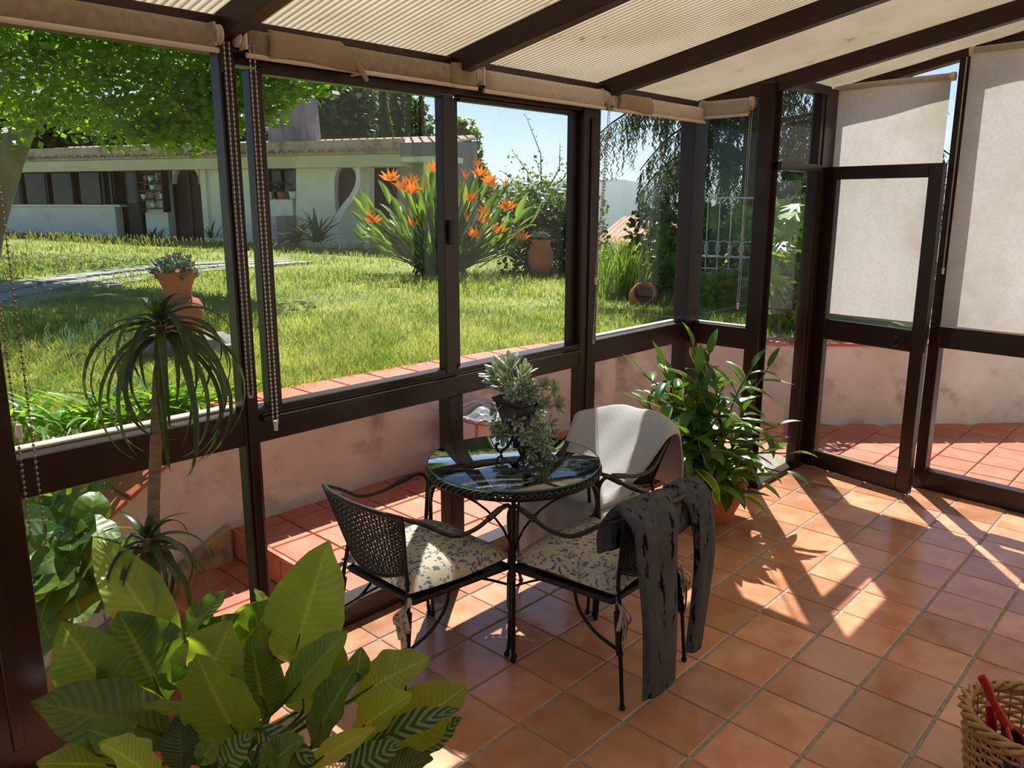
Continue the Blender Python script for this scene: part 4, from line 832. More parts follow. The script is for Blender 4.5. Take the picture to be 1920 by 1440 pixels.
MB().lathe([(0,0),(.09,0),(.10,.02),(.12,.17),(.13,.175),(.13,.20),(.115,.20),(.11,.17),(0,.17)], 28).obj('pot', MT['dkpot'], fp); MB().lathe([(0,.172),(.11,.172)], 20).obj('soil', MT['soil'], fp)
# crumpled white papers beside it at the left edge
MT['papr'] = pm('white_paper', srgb(220,226,236), srgb(232,236,242), rough=.7)
pp = MB(); q = atd(108, 1322, 2.05); pp.grid(lambda u, v: q+Vector((.07*(u-.5), .05*(v-.5), .02*math.sin(u*7)+.015*math.cos(v*6))), 6, 6); pp = pp.obj('paper_sheet', MT['papr'], solid=.001); tag(pp, 'crumpled white paper behind the dark rippled leaf', 'paper')

# ---- tall dracaena-like plant by the left pane
MT['trunk'] = pm('ringed_grey_trunk', srgb(120,100,78), srgb(150,128,100), scale=12, rough=.9, stretch=(1,1,9), bump=.6, bscale=25)
MT['drac'] = leafm('strap_leaf', srgb(52,72,40), srgb(84,108,58), trans=.3, rough=.35, uvl=True, tcol=(2.0,1.9,.8), rand=.2)
D0 = onx(288, 1140, -.86); D0[2] = 0
dr = empty('dracaena', (D0[0], D0[1], 0)); tag(dr, 'tall single-trunk dracaena with drooping strap leaves at the left pane', 'potted plant')
tpts = [onx(a, b, X) - D0 for a, b, X in ((291,1150,-.86),(291,1050,-.86),(288,950,-.86),(292,850,-.86),(296,760,-.86),(300,660,-.87),(300,600,-.87))]; tpts = [Vector((tpts[0][0], tpts[0][1], .22))] + tpts
tp2 = spline(tpts, 5); m = MB(); m.tube(tp2, [.0165*(1+.06*(i%2)) if i < len(tp2)*.8 else .0125 for i in range(len(tp2))], 10); m.obj('trunk', MT['trunk'], dr)
st2 = [Vector((onx(a, b, -.82)-D0)) for a, b in ((262,1140),(268,1080),(275,1010))]; st2 = [Vector((st2[0][0], st2[0][1], .22))] + st2
m = MB(); m.tube(spline(st2, 4), .0115, 9); m.obj('trunk', MT['trunk'], dr)
dl = [leaf_mesh('leaf', 1.0, .075, MT['drac'], n=14, m=3, droop=q_, fold=.5, pw=(.35,.6), twist=t_, tip=.03, seed=i) for i, (q_, t_) in enumerate(((1.3,.2),(2.2,-.3),(2.7,.3),(2.5,-.2),(2.2,.4)))]
def crown(c, n, Lr, sc=1):
    for i in range(n):
        t = (i+.5)/n; el = R(80-100*t**.7)+crnd(-.12,.12); az = i*2.39996+crnd(-.2,.2); d_ = Vector((math.cos(az)*math.cos(el), math.sin(az)*math.cos(el), math.sin(el)))
        L_ = (Lr[0]+(Lr[1]-Lr[0])*min(1,t*1.5))*crnd(.8,1.1)*.95*(1-.38*max(0, -d_[0])); k = min(4, int(t*5.5)) if t < .8 else random.choice((1,2))
        put('leaf', dl[k], dr, c+D0+d_*.012-Vector((0,0,.05*t*sc)), d_, (0,0,1) if abs(el) < 1.3 else (math.cos(az), math.sin(az), .2), s=L_, sx=.62*.36/L_*1.35*sc)
crown(tpts[-1], 52, (.14, .52)); crown(st2[-1], 34, (.13, .36), .9)
MB().lathe([(0,0),(.10,0),(.14,.24),(.15,.26),(.135,.26),(.13,.22),(0,.22)], 24, c=((tpts[0][0]+st2[0][0])/2, (tpts[0][1]+st2[0][1])/2, 0)).obj('pot', MT['terra'], dr)

# ---- big variegated ginger in the terracotta bowl near the pillar
MT['gin'] = leafm('glossy_ginger_leaf', srgb(52,92,34), srgb(92,132,48), trans=.32, rough=.34, uvl=True, tcol=(2.2,2.1,.6), rand=.22, midrib=.2, spec=.6)
MT['giny'] = leafm('yellow_edged_ginger_leaf', srgb(70,110,40), srgb(110,140,56), trans=.36, rough=.26, uvl=True, edge=srgb(196,196,110), rand=.15, midrib=.3)
G0 = onz(1318, 968, 0)
gp = empty('variegated_ginger', (G0[0], G0[1], 0)); tag(gp, 'large glossy green potted ginger in front of the corner pillar', 'potted plant')
MB().lathe([(0,0),(.13,0),(.16,.03),(.205,.13),(.215,.155),(.225,.16),(.225,.185),(.20,.185),(.19,.15),(0,.15)], 32).obj('pot', MT['terra'], gp); MB().lathe([(0,.155),(.192,.155)], 24).obj('soil', MT['soil'], gp)
gl = [leaf_mesh('leaf', .20, .060, MT['gin'], n=8, m=5, droop=q_, fold=.35, pw=(.8,.8), wave=.02, seed=i) for i, q_ in enumerate((.15,.5,.9))] + [leaf_mesh('leaf', .20, .060, MT['giny'], n=8, m=5, droop=.7, fold=.3, pw=(.8,.8), wave=.02, seed=9)]
gst = MB()
def gstem(tip, nl, s=1.0, low=.25):
    tip = Vector(tip); base = Vector((crnd(-.11,.11), crnd(-.11,.11), .16)); mid = base.lerp(tip, .5)+Vector((0,0,.07*(tip-base).length/.4)); P_ = spline([base, mid, tip], 8)
    gst.tube(P_, [.0065-.003*i/len(P_) for i in range(len(P_))], 6); k = len(P_)
    for i in range(nl):
        t = low+(1-low)*(i/(nl-1)); f = t*(k-1); j = min(int(f), k-2); p = P_[j].lerp(P_[j+1], f-j); T = (P_[j+1]-P_[j]).normalized(); sd = T.cross(Vector((.3,.2,.9))).normalized()*(1 if i % 2 else -1); sd = (Matrix.Rotation(crnd(-.7,.7), 3, T) @ sd)
        d_ = (T*crnd(.35,.75)+sd*.9+Vector((0,0,crnd(-.2,.25)))) if i < nl-1 else T+Vector((0,0,.2))
        put('leaf', random.choice(gl[:3]+gl[:3]+gl[3:]), gp, p+gp.location, d_, (0,0,1), s=s*crnd(.75,1.15)*(1.0 if t < .9 else .85))
def gpx(x, y, dd): return Vector(atd(x, y, px(G0)[2]*1.0/ (1) * .0 + (G0-CAM).dot(FW)+dd)) - gp.location
for (x, y, dd, nl, s_) in ((1300,650,.05,12,1.05),(1245,690,-.05,9,.95),(1330,665,.15,8,.95),(1410,690,.05,9,1.0),(1440,690,.12,5,.9),(1205,700,0,7,.9),(1225,745,-.12,9,.9),(1280,755,-.15,9,.95),(1350,740,-.1,10,1),(1395,770,-.1,9,.95),(1455,800,0,5,.95),(1485,850,-.12,4,1.0),(1225,805,-.25,8,.9),(1290,815,-.28,9,1.0),(1360,820,-.25,9,1.0),(1420,850,-.18,7,.95),(1465,885,-.2,4,1.0),(1240,870,-.28,7,.9),(1300,880,-.32,8,1.0),(1370,890,-.3,9,1.0),(1420,905,-.22,6,.95),(1235,840,-.3,8,.95),(1265,850,-.34,8,.95),(1330,850,-.34,8,1.0),(1395,860,-.3,8,1.0),(1425,830,-.1,5,1.0),(1255,780,-.1,8,1.0),(1310,700,-.05,8,1.0),(1340,720,.05,8,1.0),(1375,800,-.2,8,1.0),(1205,760,-.1,7,.9),(1340,920,-.36,6,.95),(1285,915,-.34,6,.95),(1390,930,-.3,6,.95),(1330,790,.2,9,1.0),(1265,720,.2,8,1.0),(1390,735,.2,7,1.0)):
    gstem(gpx(x, y, dd), nl, s_)
gst.obj('stems', MT['gin'], gp)

# ---- little pedestal pot with a sage green succulent on the table
MT['sedum'] = leafm('sage_succulent_leaf', srgb(178,190,166), srgb(204,212,190), trans=.2, rough=.5, rand=.15, tcol=(1.5,1.6,.8))
SB = onz(966, 852, TH); pot = empty('pedestal_planter', SB); tag(pot, 'dark flared planter on curled iron feet, on the glass table', 'planter')
m = MB()
for k in range(3):
    a = R(100+120*k); c_, s_ = math.cos(a), math.sin(a); pts = spline([(0,0,.105),(c_*.012,s_*.012,.07),(c_*.03,s_*.03,.035),(c_*.06,s_*.06,.012),(c_*.075,s_*.075,.02),(c_*.078,s_*.078,.04),(c_*.064,s_*.064,.046)], 5); m.tube(pts, .0065, 6, flat=.6); m.ball((c_*.058,s_*.058,.008), .009, 6)
m.tube([(0,0,.03),(0,0,.12)], .011, 8); m.obj('iron_foot', MT['iron'], pot)
pb = MB(); tl = Matrix.Translation((0,0,.11)) @ Matrix.Rotation(R(5), 4, 'Y'); n4 = 4
prof = [(.035,0),(.045,.02),(.065,.08),(.075,.115),(.085,.12),(.085,.132),(.072,.132)]
vs = [tl @ Vector((r*1.25*math.cos(R(45+2+90*j)), r*1.25*math.sin(R(45+2+90*j)), z)) for r, z in prof for j in range(4)]
pb.add(vs, [(i*4+j, i*4+(j+1)%4, (i+1)*4+(j+1)%4, (i+1)*4+j) for i in range(len(prof)-1) for j in range(4)] + [(3,2,1,0)]); pb.obj('pot_body', MT['dkpot'], pot, bevel=.004)
MB().box(-.07,.07,-.07,.07,.22,.226, m=tl @ Matrix.Translation((0,0,-.11))).obj('soil', MT['soil'], pot)
def rosette(n, L, W, seed):
    b = MB(); rr = random.Random(seed)
    for i in range(n):
        t = i/n; el = R(85-80*t); az = i*2.4; d_ = Vector((math.cos(az)*math.cos(el), math.sin(az)*math.cos(el), math.sin(el))); M4 = orient(d_*.004, d_, (0,0,1) if el < 1.3 else (1,0,0)); l = L*(.55+.45*t)*rr.uniform(.85,1.1)
        pr2 = [(0,.25),(.35,.6),(.7,1),(.9,.75),(1,.1)]; vs = []
        for (y_, w_) in pr2:
            for (x_, z_) in ((-1,.25),(0,-.25),(1,.25),(0,.30)): vs.append(M4 @ Vector((x_*w_*W*.5, y_*l, z_*w_*W*.35+.12*y_*y_*l)))
        b.add(vs, [(a*4+c, a*4+(c+1)%4, (a+1)*4+(c+1)%4, (a+1)*4+c) for a in range(4) for c in range(4)], True)
    return b.mesh('rosette', MT['sedum'])
ros = [rosette(15, .048, .017, 1), rosette(13, .043, .016, 2), rosette(10, .078, .017, 3)]
sd = empty('sage_succulent', SB); tag(sd, 'sage green succulent spilling over the planter on the table', 'plant'); sst = MB()
DS = (SB-CAM).dot(FW)
for i in range(86):
    if i < 60: x, y = 985+crnd(-1,1)*58, 768+crnd(-1,1)*48
    elif i < 72: x, y = 950+crnd(-38,30), 712+crnd(-22,20)
    else: x, y = 985+crnd(-30,45), 830+crnd(-20,38)
    p = atd(x, y, DS+crnd(-.07,.07)); c0 = SB+Vector((0,0,.24)); d_ = (p-c0); 
    if i >= 60 and i < 72: me, s_ = ros[2], crnd(.9,1.3)
    else: me, s_ = random.choice(ros[:2]), crnd(.8,1.15)
    if p[2] < TH+.02: p[2] = TH+.02
    o = mkobj('rosette', me, sd); M4 = orient(p-SB, d_.orthogonal(), d_.normalized()*.7+Vector((0,0,.5))+(CAM-p).normalized()*.4, s_); o.matrix_basis = M4
    if i % 2 == 0: sst.tube([c0-SB+Vector((crnd(-.04,.04),crnd(-.04,.04),-.02)), (c0+d_*.5)-SB+Vector((0,0,.02)), p-SB], .0022, 5)
sst.obj('stems', MT['sedum'], sd)
# ================================================================== GARDEN THINGS
def foliage(name, blobs, size, mat, parent=None, flat=.6, hang=0.0, **kw):
    """leaf cloud: blobs = [(centre, radii, count)]; quads with a kite shape"""
    C_ = []; 
    for c, r, n in blobs:
        v = rng.normal(size=(n,3)); v /= np.linalg.norm(v, axis=1)[:,None]; q = rng.random(n)**.38
        C_.append(np.array(c)+v*q[:,None]*np.array(r))
    P_ = np.concatenate(C_); N = len(P_); s_ = size*(.6+.8*rng.random(N))
    nrm = rng.normal(size=(N,3)); nrm[:,2] = np.abs(nrm[:,2])*(1-hang)+flat*(1-hang); nrm /= np.linalg.norm(nrm, axis=1)[:,None]
    a = rng.normal(size=(N,3)); a[:,2] -= hang*3; a -= nrm*(a*nrm).sum(1)[:,None]; a /= np.linalg.norm(a, axis=1)[:,None]; b = np.cross(nrm, a)
    V = np.concatenate([P_-a*s_[:,None]*.5, P_+b*s_[:,None]*.33, P_+a*s_[:,None]*.5, P_-b*s_[:,None]*.33]); I = np.arange(N)
    return bulk(name, V, F4=np.stack([I, I+N, I+2*N, I+3*N],1), mat=mat, parent=parent, **kw)
def V3(p): return (p[0], p[1], p[2])
MT['lf_tree'] = leafm('sunlit_tree_leaf', srgb(84,122,36), srgb(124,154,52), trans=.55, rough=.45, rand=0, tcol=(2.0,1.9,.55))
MT['lf_dark'] = leafm('dark_evergreen_leaf', srgb(44,70,38), srgb(68,94,50), trans=.3, rough=.5, rand=0)
MT['lf_thuja'] = leafm('cypress_leaf', srgb(58,84,38), srgb(82,104,48), trans=.3, rough=.6, rand=0)
MT['lf_mid'] = leafm('bushy_leaf', srgb(74,104,42), srgb(110,136,60), trans=.4, rough=.5, rand=0)
MT['bark'+'t'] = pm('grey_tree_bark', srgb(112,104,92), srgb(140,130,114), scale=5, rough=.95, stretch=(1,1,.4), bump=.7, bscale=14)
MT['spr'] = leafm('blue_green_needles', srgb(58,78,58), srgb(84,102,74), trans=.3, rough=.6, rand=0, tcol=(1.6,1.6,.8))
MT['brk'] = pm('dark_bark', srgb(70,60,50), srgb(92,80,66), scale=8, rough=.95)

# ---- urn with succulents on a rock mound
UR = onz(341, 640, .66); UR[2] = .66; DU = (UR-CAM).dot(FW); k_ = DU*1.02/FPX
urn = empty('garden_urn', UR); tag(urn, 'tall terracotta urn with flared neck standing on the rock mound', 'urn')
MB().lathe([(0,0),(.30*.30,0),(.105,.01),(.135,.06),(.165,.14),(.175,.22),(.17,.27),(.145,.315),(.105,.335),(.098,.345)], 36).obj('jar_body', MT['terra'], urn)
MB().lathe([(.098,.345),(.094,.36),(.10,.40),(.118,.45),(.14,.50),(.15,.515),(.15,.53),(.135,.53),(.12,.49),(0,.49)], 36).obj('flared_neck', MT['terra'], urn)
MT['succ'] = leafm('blue_green_succulent', srgb(118,150,128), srgb(150,176,146), trans=.2, rough=.5, rand=.12, tcol=(1.4,1.5,.9))
MT['succ2'] = leafm('pink_edged_succulent', srgb(196,140,116), srgb(176,164,96), trans=.2, rough=.5, rand=.12, tcol=(1.3,1.2,.9))
uros = rosette(11, .06, .022, 21); uros.materials.clear(); uros.materials.append(MT['succ']); uros2 = rosette(8, .05, .02, 22); uros2.materials.clear(); uros2.materials.append(MT['succ2'])
us = empty('urn_succulents', UR+Vector((0,0,.5))); tag(us, 'blue-green and pink succulents growing in the tall urn', 'plant')
for i in range(44):
    a = i*2.4; r = .16*math.sqrt((i+.5)/44); o = mkobj('rosette', uros if i % 6 else uros2, us); o.matrix_basis = orient((r*math.cos(a), r*math.sin(a), .055+crnd(-.03,.07)-(.07 if r > .13 else 0)), (math.cos(a), math.sin(a), crnd(-.3,.2)), (math.cos(a)*r*4, math.sin(a)*r*4, 1), crnd(.8,1.3))
MT['rock'] = pm('grey_limestone', srgb(148,142,134), srgb(186,180,170), scale=4, rough=.95, bump=.9, bscale=9, c3=srgb(110,106,98), scale3=3)
def rock(c, r, lab, seed):
    rr = random.Random(seed); b = MB(); b.ball((0,0,0), 1, 12); vs = []
    for v in b.v:
        q = Vector(v); f = 1+.22*math.sin(q[0]*3+seed)+.18*math.sin(q[1]*4.3+seed*2)+.12*math.cos(q[2]*5+seed); vs.append(Vector((q[0]*r[0]*f, q[1]*r[1]*f, q[2]*r[2]*f)))
    b.v = [tuple(v) for v in vs]; b.sm = [False]*len(b.f); o = b.obj('mound_rock', MT['rock']); o.location = c; o.rotation_euler = (0,0,rr.uniform(0,6)); tag(o, lab, 'rock', 'rocks under the urn'); return o
for i, (x, y, dd, r, lab) in enumerate(((300,668,-.05,(.17,.15,.10),'low grey rock at the left foot of the urn mound'),(345,668,-.1,(.19,.15,.11),'grey rock right below the urn'),(395,660,-.05,(.20,.16,.12),'pale rock at the right of the urn mound'),(430,672,0,(.14,.13,.08),'small pale rock at the far right of the urn mound'),(315,645,.18,(.2,.18,.12),'rock half hidden behind the urn on its left'),(385,640,.15,(.2,.18,.12),'rock half hidden behind the urn on its right'))):
    p = atd(x, y, DU+dd); p[2] = .60; rock(p, r, lab, i)

# ---- round-leaved bergenia hanging over the wall, and the strap-leaved bed behind it
MT['berg'] = leafm('round_bergenia_leaf', srgb(72,108,44), srgb(122,152,58), trans=.45, rough=.4, vein=.14, vfreq=5, vslope=2.5, uvl=True, tcol=(1.9,1.8,.6), midrib=.5)
bg_ = empty('bergenia', onx(130, 1080, -2.5)); bg_.location[2] = .0; tag(bg_, 'round-leaved bergenia hanging over the wall by the steps', 'plant')
bme = [leaf_mesh('leaf', .14, .135, MT['berg'], n=8, m=7, droop=q_, fold=.12, wave=.03, wf=2, pw=(.62,.55), tip=.25, seed=i) for i, q_ in enumerate((.3,.8,1.3))]; bst = MB()
for i in range(96):
    t = random.random(); x = 30+185*random.random(); y = 915+235*random.random()
    if x > 150 and y > 1090: continue
    if y < 960 and x > 190: continue
    X = (-2.52+crnd(-.15,.1)) if y < 965 else (-2.40+crnd(-.04,.28)); p = onx(x, y, X); d_ = Vector((crnd(-.4,.9), crnd(-.9,.5), crnd(-.5,.6))); up = (CAM-p).normalized()+Vector((crnd(-.6,.6),crnd(-.6,.6),.7))
    put('leaf', random.choice(bme), bg_, p, d_, up, s=crnd(.75,1.25)*(1.2 if y > 1050 else 1))
    bst.tube([(p-bg_.location), (p-bg_.location)+Vector((-.1,-.02,-.12))], .004, 5)
bst.obj('stems', MT['berg'], bg_)
MT['aga'] = leafm('strap_bed_leaf', srgb(84,128,42), srgb(138,172,66), trans=.5, rough=.35, uvl=True, tcol=(1.8,1.8,.6), rand=.2)
ame = [leaf_mesh('leaf', .36, .034, MT['aga'], n=10, m=3, droop=q_, fold=.5, pw=(.4,.5), twist=.2, tip=.04, seed=i) for i, q_ in enumerate((.5,1.1,1.7))]
names_ = ['strap-leaved clump at the left picture edge behind the pane', 'strap-leaved clump behind the dracaena trunk', 'strap-leaved clump right of the dracaena trunk', 'strap-leaved clump behind the left chain']
for ci, (xc, yc) in enumerate(((70,800),(300,770),(380,765),(180,790))):
    c0 = onz(xc, yc, .6); c0[0] = min(c0[0], -2.72); cl_ = empty('agapanthus_clump', c0); tag(cl_, names_[ci], 'plant', 'strap-leaved clumps along the wall')
    for i in range(46 if ci != 2 else 24):
        a = random.random()*6.28; q = c0+Vector((crnd(-.16,.16), crnd(-.2,.2), -.02)); d_ = Vector((math.cos(a)*.7, math.sin(a)*.7, crnd(.5,1.3))); put('leaf', random.choice(ame), cl_, q, d_, (0,0,1), s=crnd(.8,1.25))

# ---- strelitzia with orange flowers
ST = onz(825, 512, .62); DST = (ST-CAM).dot(FW)
stz = empty('strelitzia_bush', ST); tag(stz, 'large bird-of-paradise bush with orange flowers on the lawn', 'bush')
MT['stl'] = leafm('strelitzia_leaf', srgb(86,114,60), srgb(134,156,90), trans=.4, rough=.4, uvl=True, tcol=(1.8,1.8,.6), rand=.22)
sme = [leaf_mesh('leaf', .36, .085, MT['stl'], n=8, m=5, droop=q_, fold=.6, pw=(.75,.8), seed=i) for i, q_ in enumerate((.15,.45,.8))]; sst = MB()
for i in range(190):
    a = random.random()*6.28; rr_ = random.random()**.6; x = 835+rr_*math.cos(a)*165; y = 442+rr_*math.sin(a)*72-26*math.cos((x-835)/165*1.5)
    if y > 500: continue
    p = atd(x, y, DST+crnd(-.7,.7)); d_ = (p-(ST+Vector((0,0,-.3)))); d_ = d_.normalized()+Vector((crnd(-.25,.25),crnd(-.25,.25),.25)); put('leaf', random.choice(sme), stz, p, d_, (CAM-p).normalized()+Vector((crnd(-1,1),crnd(-1,1),.4)), s=crnd(.8,1.2))
    sst.tube([Vector((crnd(-.35,.35),crnd(-.3,.3),-.05)), (p-ST)*.6, p-ST], [.014,.011,.007], 5)
sst.obj('stalks', MT['stl'], stz)
MT['orange'] = leafm('orange_petal', srgb(232,126,40), srgb(240,150,60), trans=.4, rough=.5, rand=.1, tcol=(1.4,1.2,.8))
fl = MB()
for j in range(6):
    a = R(-70+28*j); d_ = Vector((.35*math.sin(j*1.7), math.sin(a), math.cos(a)*.9+.2)).normalized(); s_ = Vector((.3,0,0)).cross(d_); s_ = s_.normalized()*.026 if s_.length > 0 else Vector((.02,0,0)); fl.add([Vector((0,0,0)), d_*.08+s_, d_*.19, d_*.08-s_], [(0,1,2,3)])
flm = fl.mesh('flower', MT['orange']); fst = MB()
for (x, y) in ((732,340),(757,355),(773,343),(772,363),(795,348),(817,322),(692,405),(699,418),(773,425),(893,312),(873,337),(885,378),(875,413),(890,445),(907,418),(908,400),(917,343),(925,352),(948,350),(950,393),(937,437),(978,450),(883,377),(900,330),(830,395)):
    p = atd(x, y, DST-.75+crnd(-.15,.15)); o = mkobj('flower', flm, stz); o.matrix_basis = Matrix.Translation(p-ST) @ Matrix.Rotation(crnd(0,6.28), 4, 'Z') @ Matrix.Scale(crnd(.8,1.1), 4); fst.tube([(p-ST)*.5+Vector((0,0,-.15)), p-ST], [.009,.007], 5)
fst.obj('flower_stalks', MT['stl'], stz)

# ---- terracotta jar with succulent by the hedge, and the jar lying in the long grass
J = onz(1014, 516, .62); jar = empty('garden_jar', J); tag(jar, 'upright terracotta jar holding a pale succulent before the hedge', 'jar')
MB().lathe([(0,0),(.11,0),(.15,.08),(.19,.22),(.185,.34),(.14,.43),(.125,.46),(.145,.5),(.15,.52),(.12,.52),(.1,.46),(0,.46)], 28).obj('jar_body', MT['terra'], jar)
js = empty('jar_succulent', J+Vector((0,0,.5))); tag(js, 'pale green succulent in the upright garden jar', 'plant')
for i in range(16): a = i*2.4; r = .13*math.sqrt((i+.5)/16); o = mkobj('rosette', uros, js); o.matrix_basis = orient((r*math.cos(a), r*math.sin(a), .04+crnd(0,.06)), (math.cos(a), math.sin(a), 0), (0,0,1), crnd(1,1.5))
J2 = atd(1208, 538, 8.6); J2[2] = zl(J2[0], J2[1])+.10; lj = MB(); lj.lathe([(0,-.30),(.08,-.29),(.14,-.2),(.165,-.08),(.15,.02),(.115,.07),(.105,.09),(.125,.125),(.115,.13),(.09,.09),(.12,.02),(.13,-.1),(0,-.2)], 24)
lj = lj.obj('fallen_jar', MT['terra']); lj.matrix_world = orient(J2, Vector((0,0,1)).cross(Vector((.55,-.75,.35))), Vector((.55,-.75,.35))); tag(lj, 'terracotta jar lying on its side in the long grass', 'jar')
gr = MB(); gmt = leafm('long_grass_blade', srgb(84,118,48), srgb(132,156,72), trans=.45, rough=.5, rand=0, tcol=(1.8,1.8,.7)); PBs = []
c0 = atd(1165, 545, 9.0)
for i in range(420):
    p = atd(random.gauss(1160, 22), 546+crnd(-6,6), 9.5+crnd(-.4,.5)); p[2] = zl(p[0], p[1])-.02; h_ = crnd(.3,.75); l = Vector((crnd(-.28,.28), crnd(-.28,.28), 0)); sd_ = RT*.007
    gr.add([p-sd_-c0, p+sd_-c0, p+l*.35+Vector((0,0,h_*.65))+sd_*.8-c0, p+l*.35+Vector((0,0,h_*.65))-sd_*.8-c0, p+l+Vector((0,0,h_))-c0], [(0,1,2,3),(3,2,4)])
o = gr.obj('ornamental_grass', gmt); o.location = c0; tag(o, 'tall ornamental grass tuft beside the fallen jar', 'grass', kind='stuff')

# ---- hedge, fence, wispy shrub
hd = empty('dark_hedge', atd(1030, 520, 12.4)); tag(hd, 'dark clipped hedge behind the upright garden jar', 'hedge')
kid(foliage('hedge_foliage', [(V3(atd(x, y, 12.6)), (.5,.5,.5), 420) for x in (985,1020,1055,1085) for y in (410,450,490)], .09, MT['lf_dark']), hd)
ws = empty('wispy_shrub', atd(1010, 480, 13.2)); tag(ws, 'wispy light shrub with long bare shoots above the hedge', 'shrub')
kid(foliage('shrub_foliage', [(V3(atd(x, y, 13.4)), (.55,.5,.4), 230) for x, y in ((955,375),(985,365),(1015,370),(1045,380),(975,395),(1030,395),(1070,385))] + [(V3(atd(x, y, 13.4)), (.25,.3,.35), 40) for x, y in ((965,330),(1000,325),(1040,330),(1070,340))], .075, MT['lf_mid']), ws)
sh = MB(); rf = ws.location
for x0, y0, x1, y1 in ((1015,360,985,215),(990,360,962,285),(1020,365,1050,270),(1010,370,1075,300),(1000,370,1005,300),(1030,370,1085,340),(975,370,940,320)):
    a, b = atd(x0, y0, 13.4), atd(x1, y1, 13.4); sh.tube([a-rf, a.lerp(b, .5)+RT*.12-rf, b-rf], [.012,.009,.004], 5)
    for t in np.linspace(.25,1,12): q = a.lerp(b, t)+RT*(.12*math.sin(t*math.pi))-rf; e = Vector((crnd(-1,1),crnd(-1,1),crnd(-.3,1))).normalized()*.05; f_ = e.orthogonal().normalized()*.016; sh.add([q, q+e*.5+f_, q+e, q+e*.5-f_], [(0,1,2,3)])
sh.obj('shoots', MT['lf_mid'], ws)
# shrubs near A / B: palmate fatsia
MT['fat'] = leafm('glossy_palmate_leaf', srgb(72,112,40), srgb(130,164,62), trans=.45, rough=.3, rand=.3, tcol=(1.9,1.9,.6))
pal = MB(); lobes = 7; vs = [(0,.02,0)]; rim_ = []
for i in range(lobes*2+1):
    a = R(-150+300*i/(lobes*2)); r = (1.0 if i % 2 else .42)*(1-.22*abs(i-lobes)/lobes); vs.append((math.sin(a)*r*.5, .1+math.cos(a)*r*.5, -.10*r*r)); 
pal.add(vs, [(0, i, i+1) for i in range(1, lobes*2+1)], True); palm = pal.mesh('leaf', MT['fat'])
fa = empty('fatsia_shrub', atd(1400, 600, 7.6)); tag(fa, 'big glossy palmate shrub beyond the return and side panes', 'shrub'); fa.location[2] = .6; fst = MB()
for i in range(300):
    z_ = random.random()
    if z_ < .5: x, y, D = crnd(1425,1530), 372+crnd(0,230), crnd(6.4,7.6)
    elif z_ < .8: x, y, D = crnd(1300,1420), 385+crnd(0,130)*random.random()**.5, crnd(9.4,10.4)
    else: x, y, D = crnd(1225,1300), 395+crnd(0,125), crnd(9.6,10.4)
    p = atd(x, y, D); s_ = crnd(.24,.42)*(D/7.5)**.3; d_ = Vector((crnd(-1,1), crnd(-1,1), crnd(-.9,.1))); put('leaf', palm, fa, p, d_, Vector((0,0,.8))+(CAM-p).normalized()*.7+Vector((crnd(-.5,.5),crnd(-.5,.5),0)), s=s_)
    if i % 4 == 0: b = Vector((p[0], p[1], .55)); fst.tube([b-fa.location+Vector((crnd(-.2,.2),crnd(-.2,.2),0)), p-fa.location], [.014,.006], 5)
fst.obj('stems', MT['brk'], fa)
kid(foliage('inner_foliage', [(V3(atd(1480, y, 7.6)), (.34,.34,.35), 260) for y in (400,450,500,550)] + [(V3(atd(x, 460, 10.6)), (.7,.5,.6), 500) for x in (1250,1310,1370)], .14, MT['lf_dark']), fa)
# ---- railing on a low garden wall
MT['rail'] = pm('pale_painted_iron', srgb(206,210,206), srgb(220,222,218), rough=.5)
MT['gwall'] = pm('grey_garden_wall', srgb(128,124,116), srgb(158,152,142), scale=4, rough=.95, bump=.4)
RA, RB = atd(1300, 515, 8.9), atd(1425, 515, 8.6); RA[2] = RB[2] = 0; td = (RB-RA).normalized(); RB += td*.8; Lr = (RB-RA).length; RM = orient(RA, Vector((0,0,1)).cross(td), (0,0,1))
gw = MB(); gw.box(0, Lr, -.1, .1, .4, 0.92, m=RM); gw = gw.obj('garden_wall', MT['gwall']); tag(gw, 'low grey garden wall under the pale railing', 'wall', kind='structure')
rl = empty('garden_railing', RA); tag(rl, 'pale iron railing with a row of rings on the low garden wall', 'railing'); RL = Matrix.Translation(-RA) @ RM
zb, zt = .94, 1.74
for z in (zb+.03, zb+.16, zt): MB().tube([RL @ Vector((0,0,z)), RL @ Vector((Lr,0,z))], .009, 6).obj('rail', MT['rail'], rl)
nb = int(Lr/.125); bar = MB()
for i in range(nb+1): x = Lr*i/nb; MB().tube([RL @ Vector((x,0,zb)), RL @ Vector((x,0,zt))], .006, 6).obj('bar', MT['rail'], rl)
for i in range(nb): x = Lr*(i+.5)/nb; MB().tube([RL @ Vector((x+.085*math.cos(q), .008*(1 if i % 2 else -1), zb+.25+.085*math.sin(q))) for q in np.linspace(0, 2*math.pi, 19)], .0055, 5, cap=False).obj('ring', MT['rail'], rl)

